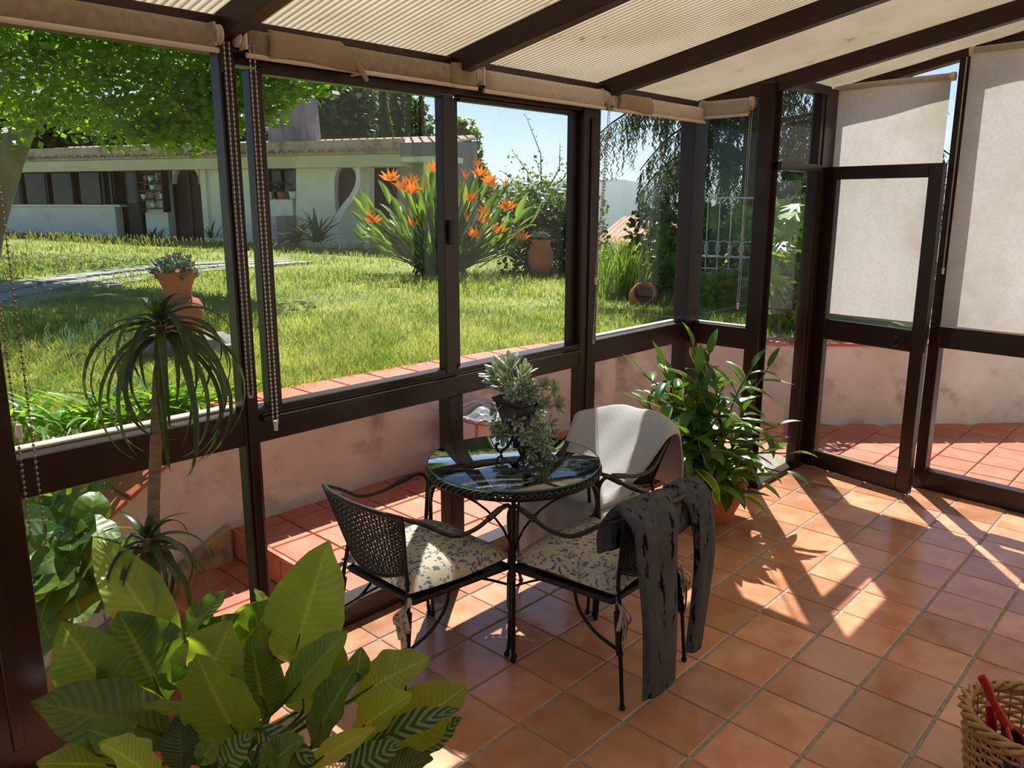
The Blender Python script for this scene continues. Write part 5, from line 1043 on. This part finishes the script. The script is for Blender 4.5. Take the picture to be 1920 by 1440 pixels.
# ---- weeping spruce
SPX, SD_ = 1395, 11.0; S0 = atd(SPX, 520, SD_); S0[2] = .5
sp = empty('weeping_spruce', S0); tag(sp, 'tall weeping spruce with hanging branchlets beyond the corner panes', 'tree')
tk = MB(); tk.tube([(0,0,0),(.02,.03,1.5),(-.03,0,3),(.05,0,4.5),(0,0,5.8)], [.17,.14,.12,.09,.05], 9); tk.obj('trunk', MT['brk'], sp)
bm_ = MB(); TW = []
for i in range(46):
    z0 = 1.5+i*.082+crnd(-.1,.1); a = i*2.4+crnd(-.3,.3); L_ = crnd(1.5,2.9)*(1-.05*z0*.3); d_ = Vector((math.cos(a), math.sin(a), 0)); pts = [Vector((0,0,z0)) + d_*(L_*t) + Vector((0,0,.35*math.sin(t*math.pi*.9)-.55*t*t)) for t in np.linspace(0,1,8)]
    bm_.tube(pts, [.035*(1-.8*t) for t in np.linspace(0,1,8)], 5)
    for t in np.linspace(.15,1,int(L_*30)):
        f = t*7; j = min(int(f),6); q = pts[j].lerp(pts[j+1], f-j); sd_ = d_.cross(Vector((0,0,1))); TW.append((q+sd_*crnd(-.28,.28)*(1.1-t*.6), crnd(.25,.85)))
bm_.obj('branches', MT['brk'], sp)
Vv = []; 
TWp = np.array([list(a) for a, b in TW]); TWl = np.array([b for a, b in TW]); k = 26
for j in range(k):
    t = (j+.5)/k; base = TWp+np.c_[rng.normal(0,.012,(len(TWp),2)), -TWl*t]; ang = rng.random(len(TWp))*6.28; ln = .075*(1.15-.5*t); e = np.stack([np.cos(ang)*ln*.75, np.sin(ang)*ln*.75, -np.full(len(ang), ln*.75)],1); sd_ = np.stack([-np.sin(ang)*.011, np.cos(ang)*.011, np.zeros(len(ang))],1)
    Vv.append(np.stack([base-sd_, base+sd_, base+e+sd_*.4, base+e-sd_*.4],1))
V = np.concatenate(Vv).reshape(-1,3); F = np.arange(len(V)).reshape(-1,4); bulk('hanging_branchlets', V, F4=F, mat=MT['spr'], parent=sp, kind='stuff')

# ---- deciduous tree on the left, trunk at the picture edge
T0 = atd(-40, 480, 13.0); T0[2] = .62
tr_ = empty('shade_tree', T0); tag(tr_, 'spreading deciduous shade tree with grey trunk at the left edge', 'tree')
def tp(x, y, D): return atd(x, y, D)-T0
tk = MB(); tk.tube(spline([(0,0,-.05), tp(-22,430,13.0), tp(2,350,13), tp(30,270,13), tp(45,235,13)], 4), [.30,.27,.25,.24,.23,.23,.225,.22,.215,.21,.2,.2,.2,.19,.19,.18,.18], 10)
tk.obj('trunk', MT['barkt'], tr_); bm_ = MB()
for pts, r in (((tp(40,245,13),tp(75,225,12.8),tp(115,190,12.4),tp(170,130,12),tp(240,95,11.5)),.11),((tp(35,255,13),tp(20,180,13),tp(5,90,12.6),tp(-30,0,12)),.13),((tp(45,240,13),tp(100,150,13),tp(140,60,12.6),tp(160,-60,12)),.10),((tp(115,190,12.4),tp(190,190,11.8),tp(280,180,11.2),tp(360,170,10.6)),.05),((tp(240,95,11.5),tp(330,90,11),tp(420,120,10.6),tp(500,170,10.4),tp(560,165,10.2)),.05),((tp(20,180,13),tp(-60,120,12),tp(-140,80,11)),.07)):
    P_ = spline(pts, 4); bm_.tube(P_, [r*(1-.8*i/len(P_)) for i in range(len(P_))], 6)
bm_.obj('branches', MT['barkt'], tr_)
bl = []
for x, y, D, r, n in ((30,60,11.5,1.0,1000),(110,50,11,1.0,1000),(200,50,11,1.0,1000),(290,60,10.8,.95,950),(370,80,10.6,.85,800),(40,140,11.5,.9,900),(120,130,11.2,.9,850),(210,130,11,.9,850),(300,140,10.8,.9,900),(370,150,10.6,.8,800),(10,200,12,.8,600),(100,200,12,.55,350),(240,200,11,.7,600),(320,200,10.7,.75,750),(390,200,10.5,.65,600),(300,250,10.7,.40,260),(350,255,10.6,.38,240),(215,255,11,.32,150),(160,225,11.3,.4,200),(390,245,10.5,.4,220),(440,160,10.4,.6,480),(440,215,10.4,.42,260),(505,165,10.3,.42,330),(500,205,10.3,.32,170),(545,165,10.2,.3,150),(580,158,10.2,.22,70),(470,100,10.4,.8,800),(560,100,10.2,.8,700),(100,-40,11,1.4,1500),(300,-40,10.5,1.4,1500),(480,-20,10.2,1.2,1100),(-80,80,11,1.4,1200),(-150,0,10.5,1.6,1300),(0,-150,10,1.6,1300),(-300,60,10,1.8,1200),(-420,160,9,1.8,1200),(250,-160,10,1.6,1200),(400,-150,9.5,1.5,1300),(120,-170,9.3,1.6,1200),(100,60,16,1.8,1000),(230,70,16,1.8,1000),(330,70,15.5,1.5,900),(0,70,16,1.8,900)):
    c = atd(x, y, D); bl.append((V3(c-T0), (r, r, r*.8), int(n*.62)))
foliage('crown_leaves', bl, .125, MT['lf_tree'], tr_, kind='stuff')

# ---- background trees behind the house
def bgtree(name, lab, x, ytop, ybot, hw, D, mat, size, n, tall=False, grp='trees behind the garden house'):
    c = atd(x, ybot, D); c[2] = 0.0; t_ = empty(name, c); tag(t_, lab, 'tree', grp); zt_ = atd(x, ytop, D)[2]; rr_ = hw*D/FPX; bl = []
    if tall:
        for k in range(12): f = k/11; bl.append(((0,0,.8+(zt_-.8)*f), (rr_*(1.02-f*.92), rr_*(1.02-f*.92), zt_/11), int(n/9*(1.1-f*.9))))
    else:
        for k in range(9): a = k*2.4; q = .55*rr_*math.sqrt(k/9); bl.append(((q*math.cos(a), q*math.sin(a), zt_*(.45+.38*random.random())), (rr_*.6, rr_*.6, zt_*.2), n//9))
    foliage('crown_leaves', bl, size, mat, t_, kind='stuff'); MB().tube([(0,0,-1),(0,0,zt_*.6)], [rr_*.08+.1,.08], 7).obj('trunk', MT['brk'], t_)
bgtree('evergreen_tree', 'dark broad evergreen right of the big chimney', 630, 120, 280, 85, 40, MT['lf_dark'], .5, 4200)
bgtree('evergreen_tree', 'dark evergreen behind the cypress pair', 740, 130, 280, 80, 46, MT['lf_dark'], .5, 3400)
bgtree('cypress_tree', 'broad pointed cypress rising behind the roof', 722, 165, 280, 36, 33, MT['lf_thuja'], .3, 3000, True)
bgtree('cypress_tree', 'slim cypress left of the sliding sash stile', 768, 178, 280, 20, 33, MT['lf_thuja'], .3, 1900, True)
bgtree('cypress_tree', 'slim cypress half hidden by the sliding sash stile', 792, 172, 280, 16, 33.5, MT['lf_thuja'], .3, 1500, True)
bgtree('evergreen_tree', 'dark tree behind the roof below the shade tree crown', 300, 170, 290, 110, 38, MT['lf_dark'], .5, 3800)
bgtree('evergreen_tree', 'dark tree behind the roof beside the grey trunk', 120, 180, 290, 110, 38, MT['lf_dark'], .5, 3800)
bgtree('evergreen_tree', 'dark tree at the far left behind the grey trunk', -60, 160, 290, 120, 38, MT['lf_dark'], .5, 3000)
bgtree('evergreen_tree', 'dark tree left of the big chimney', 455, 170, 290, 80, 40, MT['lf_dark'], .5, 2600)
bgtree('round_tree', 'round green tree at the right end of the house', 880, 225, 420, 42, 24, MT['lf_mid'], .24, 2600)

for x, y, D, lab in ((1335,545,8.3,'low leafy shrub at the foot of the grey garden wall'),(1250,520,9.6,'low leafy shrub right of the fallen jar')):
    c = atd(x, y, D); o = empty('low_shrub', c); tag(o, lab, 'shrub'); foliage('shrub_leaves', [((0,0,.02), (.32,.3,.2), 150),((.2,.1,.1), (.25,.25,.2), 90)], .11, MT['lf_mid'], o)
gr = MB(); c0 = onz(170, 640, .62)
for i in range(110):
    p = onz(random.gauss(165,50), random.gauss(650,22), .60); h_ = crnd(.08,.24); l = Vector((crnd(-.05,.05), crnd(-.05,.05), 0)); sd_ = RT*.0016; q = p+l+Vector((0,0,h_))
    gr.add([p-sd_-c0, p+sd_-c0, q+sd_-c0, q-sd_-c0], [(0,1,2,3)])
    for k in range(3): e = q-Vector((0,0,.022*k))+Vector((crnd(-.012,.012),crnd(-.012,.012),0)); gr.add([e-sd_*3-c0, e-Vector((0,0,.008))-c0, e+sd_*3-c0, e+Vector((0,0,.012))-c0], [(0,1,2,3)])
o = gr.obj('seeding_weeds', MT['succ']); o.location = c0; tag(o, 'thin pale seeding weeds in the shaded lawn left of the urn', 'weeds', kind='stuff')
# ================================================================== GARDEN HOUSE
HR, HL = atd(745, 470, 18.0), atd(-60, 440, 22.5); HR[2] = HL[2] = 0; hu = (HL-HR).normalized(); hv = Vector((0,0,1)).cross(hu) * -1
if hv.dot(FW) < 0: hv = -hv
HM = Matrix(((hu[0],hv[0],0,HR[0]),(hu[1],hv[1],0,HR[1]),(hu[2],hv[2],1,0),(0,0,0,1))); HI = HM.inverted()
def hp(x, y, v=0.0):
    d = ray(x, y); n_ = hv; t = ((HR+hv*v)-CAM).dot(n_)/d.dot(n_); q = HI @ (CAM+d*t); return q[0], q[2]
house = empty('garden_house', HR); tag(house, 'low white garden house with tiled roof across the lawn', 'house')
HL_ = Matrix.Translation(-HR) @ HM
def hbox(name, x0, x1, y0, y1, v0, v1, mat, parent=None, vv=0.0, bevel=0):
    u0, z1 = hp(x0, y0, vv); u1, z0 = hp(x1, y1, vv); m = MB(); m.box(min(u0,u1), max(u0,u1), v0, v1, min(z0,z1), max(z0,z1), m=HL_); return m.obj(name, MT[mat], parent or house, bevel=bevel)
def hprism(name, pts, v0, v1, mat, parent=None, vv=0.0):
    P_ = [hp(x, y, vv) for x, y in pts]; m = MB(); M4 = HL_ @ Matrix(((1,0,0,0),(0,0,1,0),(0,1,0,0),(0,0,0,1))); m.prism(P_, v0, v1, m=M4); return m.obj(name, MT[mat], parent or house)
MT['hwall'] = pm('rough_white_render', srgb(232,230,222), srgb(242,240,234), scale=2, rough=.95, bump=.6, bscale=12, c3=srgb(208,202,188), scale3=.8, thr3=(.55,.75))
MT['fascia'] = pm('cream_beam', srgb(206,198,168), srgb(218,210,182), scale=1.5, rough=.9, bump=.3, bscale=14)
MT['dkwood'] = pm('dark_stained_wood', srgb(42,32,27), srgb(56,42,34), scale=5, rough=.6)
MT['hglass'] = pm('dark_window_glass', srgb(26,28,24), srgb(34,36,30), scale=1, rough=.08, spec=.4)
MT['rtile'] = pm('pale_roof_tile', srgb(206,184,166), srgb(186,160,140), scale=3, rough=.9, rand=.1, c3=srgb(140,126,112), scale3=3)
MT['concrete'] = pm('grey_concrete', srgb(134,132,136), srgb(164,160,160), scale=1.4, rough=.95, stretch=(1,1,.35), bump=.2, c3=srgb(104,102,106), scale3=1.5)
BY = 500
hbox('wall', -110, 226, 387, BY, 0, .25, 'hwall'); hbox('parapet_cap', -110, 228, 383, 388, -.06, .28, 'hwall')
hbox('wall', 263, 323, 300, BY, 0, .25, 'hwall'); hbox('wall', 372, 496, 300, BY, 0, .25, 'hwall'); hbox('pilaster', 388, 398, 311, BY, -.10, 0, 'hwall')
arch = [(323,300)] + [(323,380)] + [(324, 345)] + [(347-23*math.cos(a), 336-23*math.sin(a)) for a in np.linspace(0.1, math.pi-.1, 13)] + [(371,345),(372,380),(372,300)]
hprism('wall', [(323,300),(323,345)] + [(347.5-24.4*math.cos(a), 337-25*math.sin(a)) for a in np.linspace(.02, math.pi-.02, 15)] + [(372,345),(372,300)], 0, .25, 'hwall')
hbox('wall', 496, 555, 300, 310, 0, .25, 'hwall'); hbox('wall', 496, 555, 374, BY, 0, .25, 'hwall')
td_ = [(627,337),(630,322),(637,313),(647,309),(658,313),(666,322),(667.5,334),(665,349),(656,366),(643,382),(630,400),(628.5,390),(627,360)]
hprism('wall', [(555,300),(555,337),(627,337)] + td_[:0] + td_[1:7][::1] + [(692,334),(692,300)], 0, .25, 'hwall')
hprism('wall', [(555,337),(555,BY),(692,BY),(692,334),(667.5,334)] + td_[7:11] + [(628.5,390),(627,360),(627,337)], 0, .25, 'hwall')
m_ = [(x, y) for x, y in td_[4:11]]
hprism('curved_buttress', [(672,311),(676,330),(674,352),(664,374),(648,393),(638,412),(633,440),(640,468),(655,482),(626,482),(625,430),(627,412),(630,401),(643,382),(656,366),(665,349),(667.5,334),(666,322)], -.35, 0, 'hwall', vv=-.35)
hbox('wall', 692, 800, 300, BY, 1.3, 1.5, 'hwall'); hbox('wall', 797, 826, 288, BY, -.1, 1.5, 'hwall'); hbox('end_wall', 826, 888, 268, BY, 1.0, 1.3, 'concrete', vv=1.0)
hbox('interior_back', -110, 700, 300, BY, 1.2, 1.3, 'dkwood')
hbox('fascia_beam', -110, 752, 289, 311.5, -.4, .25, 'fascia', vv=-.4); hbox('end_fascia', 750, 834, 268, 292, -.42, .6, 'concrete', vv=-.4); hbox('end_beam', 750, 834, 292, 302, -.38, .6, 'hwall', vv=-.4)
# doors, windows
ad_ = hprism('arched_door', [(323,345)] + [(347.5-24.4*math.cos(a), 337-25*math.sin(a)) for a in np.linspace(.02, math.pi-.02, 15)] + [(372,345),(376,448),(330,448)], .17, .22, 'dkwood'); hbox('door_rib', 346, 350, 313, 446, .13, .17, 'wood', ad_)
hprism('teardrop_door', td_, .17, .22, 'dkwood'); dd_ = hbox('side_door', 226, 263, 312, 446, .10, .16, 'dkwood'); hbox('door_panel', 231, 257, 318, 380, .08, .10, 'hglass', dd_)
bw = hbox('window_band', -110, 219, 311.5, 318, -.02, .12, 'dkwood'); hbox('bottom_rail', -110, 219, 382, 387, -.02, .12, 'dkwood', bw)
for a, b in ((-60,-54),(-12,-6),(36,42),(86,92),(136,144),(188,200),(210,219)): hbox('mullion', a, b, 312, 386, -.02, .10, 'dkwood', bw)
for a, b in ((-110,-60),(-54,-12),(-6,36),(42,86),(92,136),(144,188),(200,210)): hbox('pane', a, b, 318, 383, .04, .05, 'hglass', bw)
kw_ = hbox('kitchen_window', 496, 555, 310, 314, .05, .2, 'dkwood'); hbox('frame_post', 494, 499, 310, 374, .02, .2, 'dkwood', kw_); hbox('frame_post', 552, 556, 310, 374, .02, .2, 'dkwood', kw_); hbox('frame_post', 522, 525, 310, 374, .08, .14, 'dkwood', kw_); hbox('bar', 498, 554, 340, 344, .08, .14, 'dkwood', kw_); hbox('pane', 498, 554, 312, 374, .15, .16, 'hglass', kw_)
# roof: barrel tile columns over a deck
rf = hbox('roof_deck', -110, 752, 284, 287, -.42, -.2, 'rtile', vv=-.4); uR, zE = hp(752, 287, -.4); uL, _ = hp(-110, 287, -.4); zR = zE+.62; VB = 4.0
m = MB(); m.hexa([HL_ @ Vector(q) for q in ((uR,-.4,zE-.02),(uL,-.4,zE-.02),(uL,VB,zR-.02),(uR,VB,zR-.02),(uR,-.4,zE+.02),(uL,-.4,zE+.02),(uL,VB,zR+.02),(uR,VB,zR+.02))]); m.obj('roof_slab', MT['rtile'], house)
nT = int((uL-uR)/.262)
tm = MB(); prf = [(-.085+.17*i/8, .075*math.sin(math.pi*i/8)) for i in range(9)]; segs = 9
for s_ in range(segs):
    v0, v1 = -.5+(VB+.5)*s_/segs, -.5+(VB+.5)*(s_+1)/segs+.04; q = []
    for (vv_, lift, k2) in ((v0, .028, 1.0), (v1, .008, .86)):
        for (a, h_) in prf: q.append((a*k2, vv_, (zR-zE)/(VB+.4)*(vv_+.4)+h_*k2+lift))
    tm.add(q, [(i, i+1, 9+i+1, 9+i) for i in range(8)], True)
tme = tm.mesh('roof_tile', MT['rtile'])
for i in range(nT): o = mkobj('roof_tile', tme, house); o.matrix_basis = HL_ @ Matrix.Translation((uR+.13+i*.262, 0, zE+.015))
ch = MB(); u0, _ = hp(500, 240, 2.6); u1, _ = hp(568, 240, 2.6); _, zc = hp(530, 181, 2.6); ch.hexa([HL_ @ Vector(q) for q in ((u1,2.6,2.9),(u0,2.6,2.9),(u0,3.5,2.9),(u1,3.5,2.9),(u1+.06,2.62,zc),(u0-.06,2.62,zc),(u0-.06,3.45,zc),(u1+.06,3.45,zc))]); ch.obj('chimney', MT['concrete'], house)
# things standing at the house
shf = empty('wall_shelf', HR); tag(shf, 'dark wooden pot rack on the house wall beside the arched door', 'shelf')
hbox('side_board', 262, 266, 312, 398, -.24, -.02, 'dkwood', shf, vv=-.1); hbox('side_board', 309, 314, 312, 398, -.24, -.02, 'dkwood', shf, vv=-.1)
SH = (322, 341, 357, 374, 390)
for y in SH: hbox('shelf_board', 264, 311, y, y+2, -.22, -.02, 'dkwood', shf, vv=-.1)
potm = {'w': MT['wht'], 't': MT['terra'], 'd': MT['dkpot']}
def hpot(x, y, r, h_, kind, lab, cat='flower pot', v=-.12):
    u, z = hp(x, y, v); o = empty('flower_pot', HM @ Vector((u, v, z))); tag(o, lab, cat, 'pots along the garden house')
    MB().lathe([(0,0),(r*.7,0),(r,h_),(r*.9,h_),(r*.85,h_*.85),(0,h_*.85)], 14).obj('pot_body', potm[kind], o)
    foliage('pot_leaves', [((0,0,h_*1.5), (r*1.3,r*1.3,h_*.6), 30)], r*.9, MT['lf_dark'], o)
ordn = ('top', 'second', 'third', 'fourth', 'lowest')
for si, (y, row) in enumerate(zip(SH, (((272,'t'),(300,'t')), ((274,'t'),(283,'w'),(301,'d')), ((274,'d'),(287,'w'),(302,'t')), ((270,'w'),(287,'t'),(305,'w')), ((288,'w'),)))):
    for pi, (x, kk) in enumerate(row):
        place = {0: 'left', 1: 'right'}[pi] if len(row) == 2 else ({0: 'left', 1: 'middle', 2: 'right'}[pi] if len(row) == 3 else 'only')
        col_ = {'w': 'white', 't': 'clay', 'd': 'dark'}[kk]; hpot(x, y, .07, .13, kk, f'{col_} pot, {place} one on the {ordn[si]} board of the pot rack')
for x, lab in ((505,'left'),(527,'middle'),(549,'right')): hpot(x, 373, .09, .17, 'w' if x != 527 else 't', f'{lab} one of three pots on the kitchen window sill', v=-.02)
wb_ = hbox('white_cabinet', 499, 522, 405, 466, -.75, -.2, 'wht', vv=-.5); wb_.parent = None; wb_.location = HR; tag(wb_, 'plain white cabinet below the kitchen window', 'cabinet')
gb_ = hbox('grey_cabinet', 523, 546, 405, 466, -.5, -.05, 'concrete', vv=-.3); gb_.parent = None; gb_.location = HR; tag(gb_, 'grey worktop cabinet right of the white cabinet', 'cabinet')
def spiky(name, x, y, D, n, L_, lab, mat='drac', wd_=.10, cat='plant'):
    c = atd(x, y, D); o = empty(name, c); tag(o, lab, cat); me = [leaf_mesh('leaf', 1, wd_, MT[mat], n=6, m=3, droop=q_, fold=.5, pw=(.4,.6), seed=i) for i, q_ in enumerate((.3,.9))]
    for i in range(n): a = random.random()*6.28; el = crnd(.3,1.3); put('leaf', random.choice(me), o, c+Vector((crnd(-.1,.1),crnd(-.1,.1),0)), (math.cos(a)*math.cos(el), math.sin(a)*math.cos(el), math.sin(el)), (0,0,1), s=L_*crnd(.6,1.15))
spiky('potted_fern', 555, 455, 17.2, 26, .75, 'dark arching fern left before the curved buttress'); spiky('potted_fern', 597, 455, 17.0, 28, .85, 'taller dark fern right before the curved buttress')
spiky('agave', 292, 448, 19.3, 24, .42, 'dark spiky agave at the house wall under the pot rack'); spiky('agave', 400, 446, 18.5, 18, .45, 'dark spiky agave right of the arched door'); spiky('agave', 690, 480, 16.6, 16, .4, 'small agave at the foot of the curved buttress')
gr = MB(); wm = leafm('pale_weed', srgb(104,118,76), srgb(140,146,104), trans=.4, rough=.6, rand=0); c0 = atd(300, 450, 18)
for i in range(500):
    x = crnd(-20, 700); y = 447+ (max(0,x-330)*.095) + crnd(-3,9) - (7 if x < 200 else 0); p = atd(x, y, 18.8-(x/700)*2.6); h_ = crnd(.06,.26); l = Vector((crnd(-.1,.1), crnd(-.1,.1), 0)); sd_ = RT*.012; p[2] = zl(p[0],p[1])-.03
    q = p+l+Vector((0,0,h_)); gr.add([p-sd_*.4-c0, p+sd_*.4-c0, q+sd_*.4-c0, q-sd_*.4-c0], [(0,1,2,3)]); gr.add([q-sd_*1.2-c0, q+Vector((0,0,-.02))-c0, q+sd_*1.2-c0, q+Vector((0,0,.03))-c0], [(0,1,2,3)])
o = gr.obj('weeds', wm); o.location = c0; tag(o, 'pale flowering weeds along the foot of the house', 'weeds', kind='stuff')

# ================================================================== NEIGHBOUR ROOFS, HILLS, HAZE
def rooftop(name, lab, e0, e1, r0, r1, pitch, rad, wallz):
    nE = int((e1-e0).length/pitch); o = empty(name, e0); tag(o, lab, 'building'); m = MB(); m.add([e0-e0, e1-e0, r1-e0, r0-e0], [(0,1,2,3)]); m.obj('roof_slab', MT['rtile2'], o, solid=.04)
    nn = (e1-e0).cross(r0-e0).normalized(); nn = nn if nn[2] > 0 else -nn; w_ = MB()
    w_.add([Vector((q[0],q[1],wallz))-e0 for q in (e0,e1,r1,r0)] + [Vector((q[0],q[1],q[2]-.1))-e0 for q in (e0,e1,r1,r0)], [(0,1,5,4),(1,2,6,5),(2,3,7,6),(3,0,4,7)]); w_.obj('wall', MT['cream'], o)
    tiles = MB(); ax = (e1-e0).normalized()
    for i in range(nE):
        a, b = e0.lerp(e1, (i+.5)/nE)-e0, r0.lerp(r1, (i+.5)/nE)-e0; q = []
        for p in (a, b):
            for k in range(7): t = math.pi*k/6; q.append(p+ax*(-math.cos(t)*rad)+nn*(math.sin(t)*rad))
        tiles.add(q, [(k, k+1, 7+k+1, 7+k) for k in range(6)], True)
        if rad > .06 and i % 1 == 0:
            tt = MB(); tt.add(q, [(k, k+1, 7+k+1, 7+k) for k in range(6)], True); tt.obj('roof_tile', MT['rtile2'], o)
    if rad <= .06: tiles.obj('tile_rows', MT['rtile2'], o, kind='stuff')
MT['rtile2'] = pm('salmon_roof_tile', srgb(210,150,122), srgb(226,176,150), scale=2, rough=.9, rand=.1, c3=srgb(176,128,106), scale3=1.2)
rooftop('neighbour_house', 'neighbouring house with salmon tiled roof below the spruce', atd(1080,478,25), atd(1300,478,25), atd(1168,408,31), atd(1300,408,31), .24, .058, -4)
rooftop('outbuilding', 'tiled outbuilding roof glimpsed between the door and the mullion', atd(1690,640,7.5), atd(1960,640,7.5), atd(1690,505,9.2), atd(1960,505,9.2), .22, .095, -1)
def FR(D, l, z): return Vector((CAM[0], CAM[1], 0))+FW*D+RT*l+Vector((0,0,z))
MT['forest'] = pm('forest_hillside', srgb(52,70,44), srgb(78,92,58), scale=.02, rough=1, bump=1, bscale=.08)
hm = MB(); dist = [90, 250, 700, 1400, 2000, 2600, 3000, 3050, 3600]; base = [-10, -40, -75, -60, -20, 30, 66, 60, 20]; nl = 160
vs = []
for di, (D, z) in enumerate(zip(dist, base)):
    for i in range(nl):
        a = -1.15+2.3*i/(nl-1); l = D*math.tan(a); zz = z
        if D >= 1400: zz += (9*math.sin(a*7+1)+6*math.sin(a*17+di)+ (4*math.sin(a*61)+3*math.sin(a*113) if D > 2500 else 0))*D/3000
        vs.append(FR(D, l, zz))
hm.add(vs, [(j*nl+i, j*nl+i+1, (j+1)*nl+i+1, (j+1)*nl+i) for j in range(len(dist)-1) for i in range(nl-1)], True); hills = hm.obj('hills', MT['forest']); tag(hills, 'wooded blue hills on the horizon', kind='structure')
hz = bpy.data.materials.new('valley_haze'); hz.use_nodes = True; nt = hz.node_tree; nt.nodes.clear(); vo = _n(nt,'ShaderNodeOutputMaterial'); vsn = _n(nt,'ShaderNodeVolumeScatter'); vsn.inputs['Color'].default_value = (.66,.82,1,1); vsn.inputs['Density'].default_value = 2.8e-4; vsn.inputs['Anisotropy'].default_value = .3; nt.links.new(vsn.outputs[0], vo.inputs['Volume'])
m = MB(); m.hexa([FR(D, l, z) for z in (-120, 240) for D, l in ((300,-3800),(300,3800),(3580,3800),(3580,-3800))]); hzo = m.obj('haze', hz); tag(hzo, 'blue summer haze over the valley', 'haze', kind='stuff')

# ---- woven rubble bag on the terrace
MT['bag'] = pm('pale_pink_woven_plastic', srgb(226,202,194), srgb(238,222,214), scale=6, rough=.6, c3=srgb(206,140,128), scale3=5, thr3=(.6,.68), bump=.3, bscale=40)
BG = Vector((-2.16, .74, TZ)); bag = empty('rubble_bag', BG); tag(bag, 'pale pink woven rubble bag on the terrace behind the table', 'bag')
def bagf(u, v):
    a = u*2*math.pi; c_, s_ = math.cos(a), math.sin(a); r = (abs(c_)**4+abs(s_)**4)**-.25; z = .40*v; w = 1+.06*math.sin(a*5+v*9)+.05*math.sin(v*7+a*2); return Vector((c_*r*.20*w, s_*r*.22*w, z*(1+.04*math.sin(a*3))))
m = MB(); m.grid(bagf, 40, 14, wrapu=True); m.obj('sack_wall', MT['bag'], bag, solid=.004)
MT['redline'] = pm('red_seam', srgb(204,104,92), rough=.6); m = MB(); m.tube([bagf(i/40, .93)*1.012 for i in range(41)], .006, 5, cap=False); m.obj('red_seam', MT['redline'], bag)
m = MB(); m.tube([bagf(u_, .93*v_)*1.015 for u_, v_ in ((.86,1),(.86,.7),(.86,.4),(.86,.0))], .006, 5); m.obj('red_seam', MT['redline'], bag)
m = MB(); p0 = bagf(.93, .95)*1.03; m.tube([p0+Vector((0,0,.02)), p0, p0-Vector((0,0,.07))], .012, 6, flat=.3); m.obj('black_strap', MT['black'], bag)
MT['gplast'] = pm('grey_folded_plastic', srgb(118,120,124), srgb(160,160,166), scale=8, rough=.5); m = MB(); m.grid(lambda u, v: Vector(((u-.5)*.36, (v-.5)*.40, .36+.06*math.sin(u*7+v*3)*math.cos(v*6))), 12, 12, smooth=False); m.obj('grey_contents', MT['gplast'], bag)
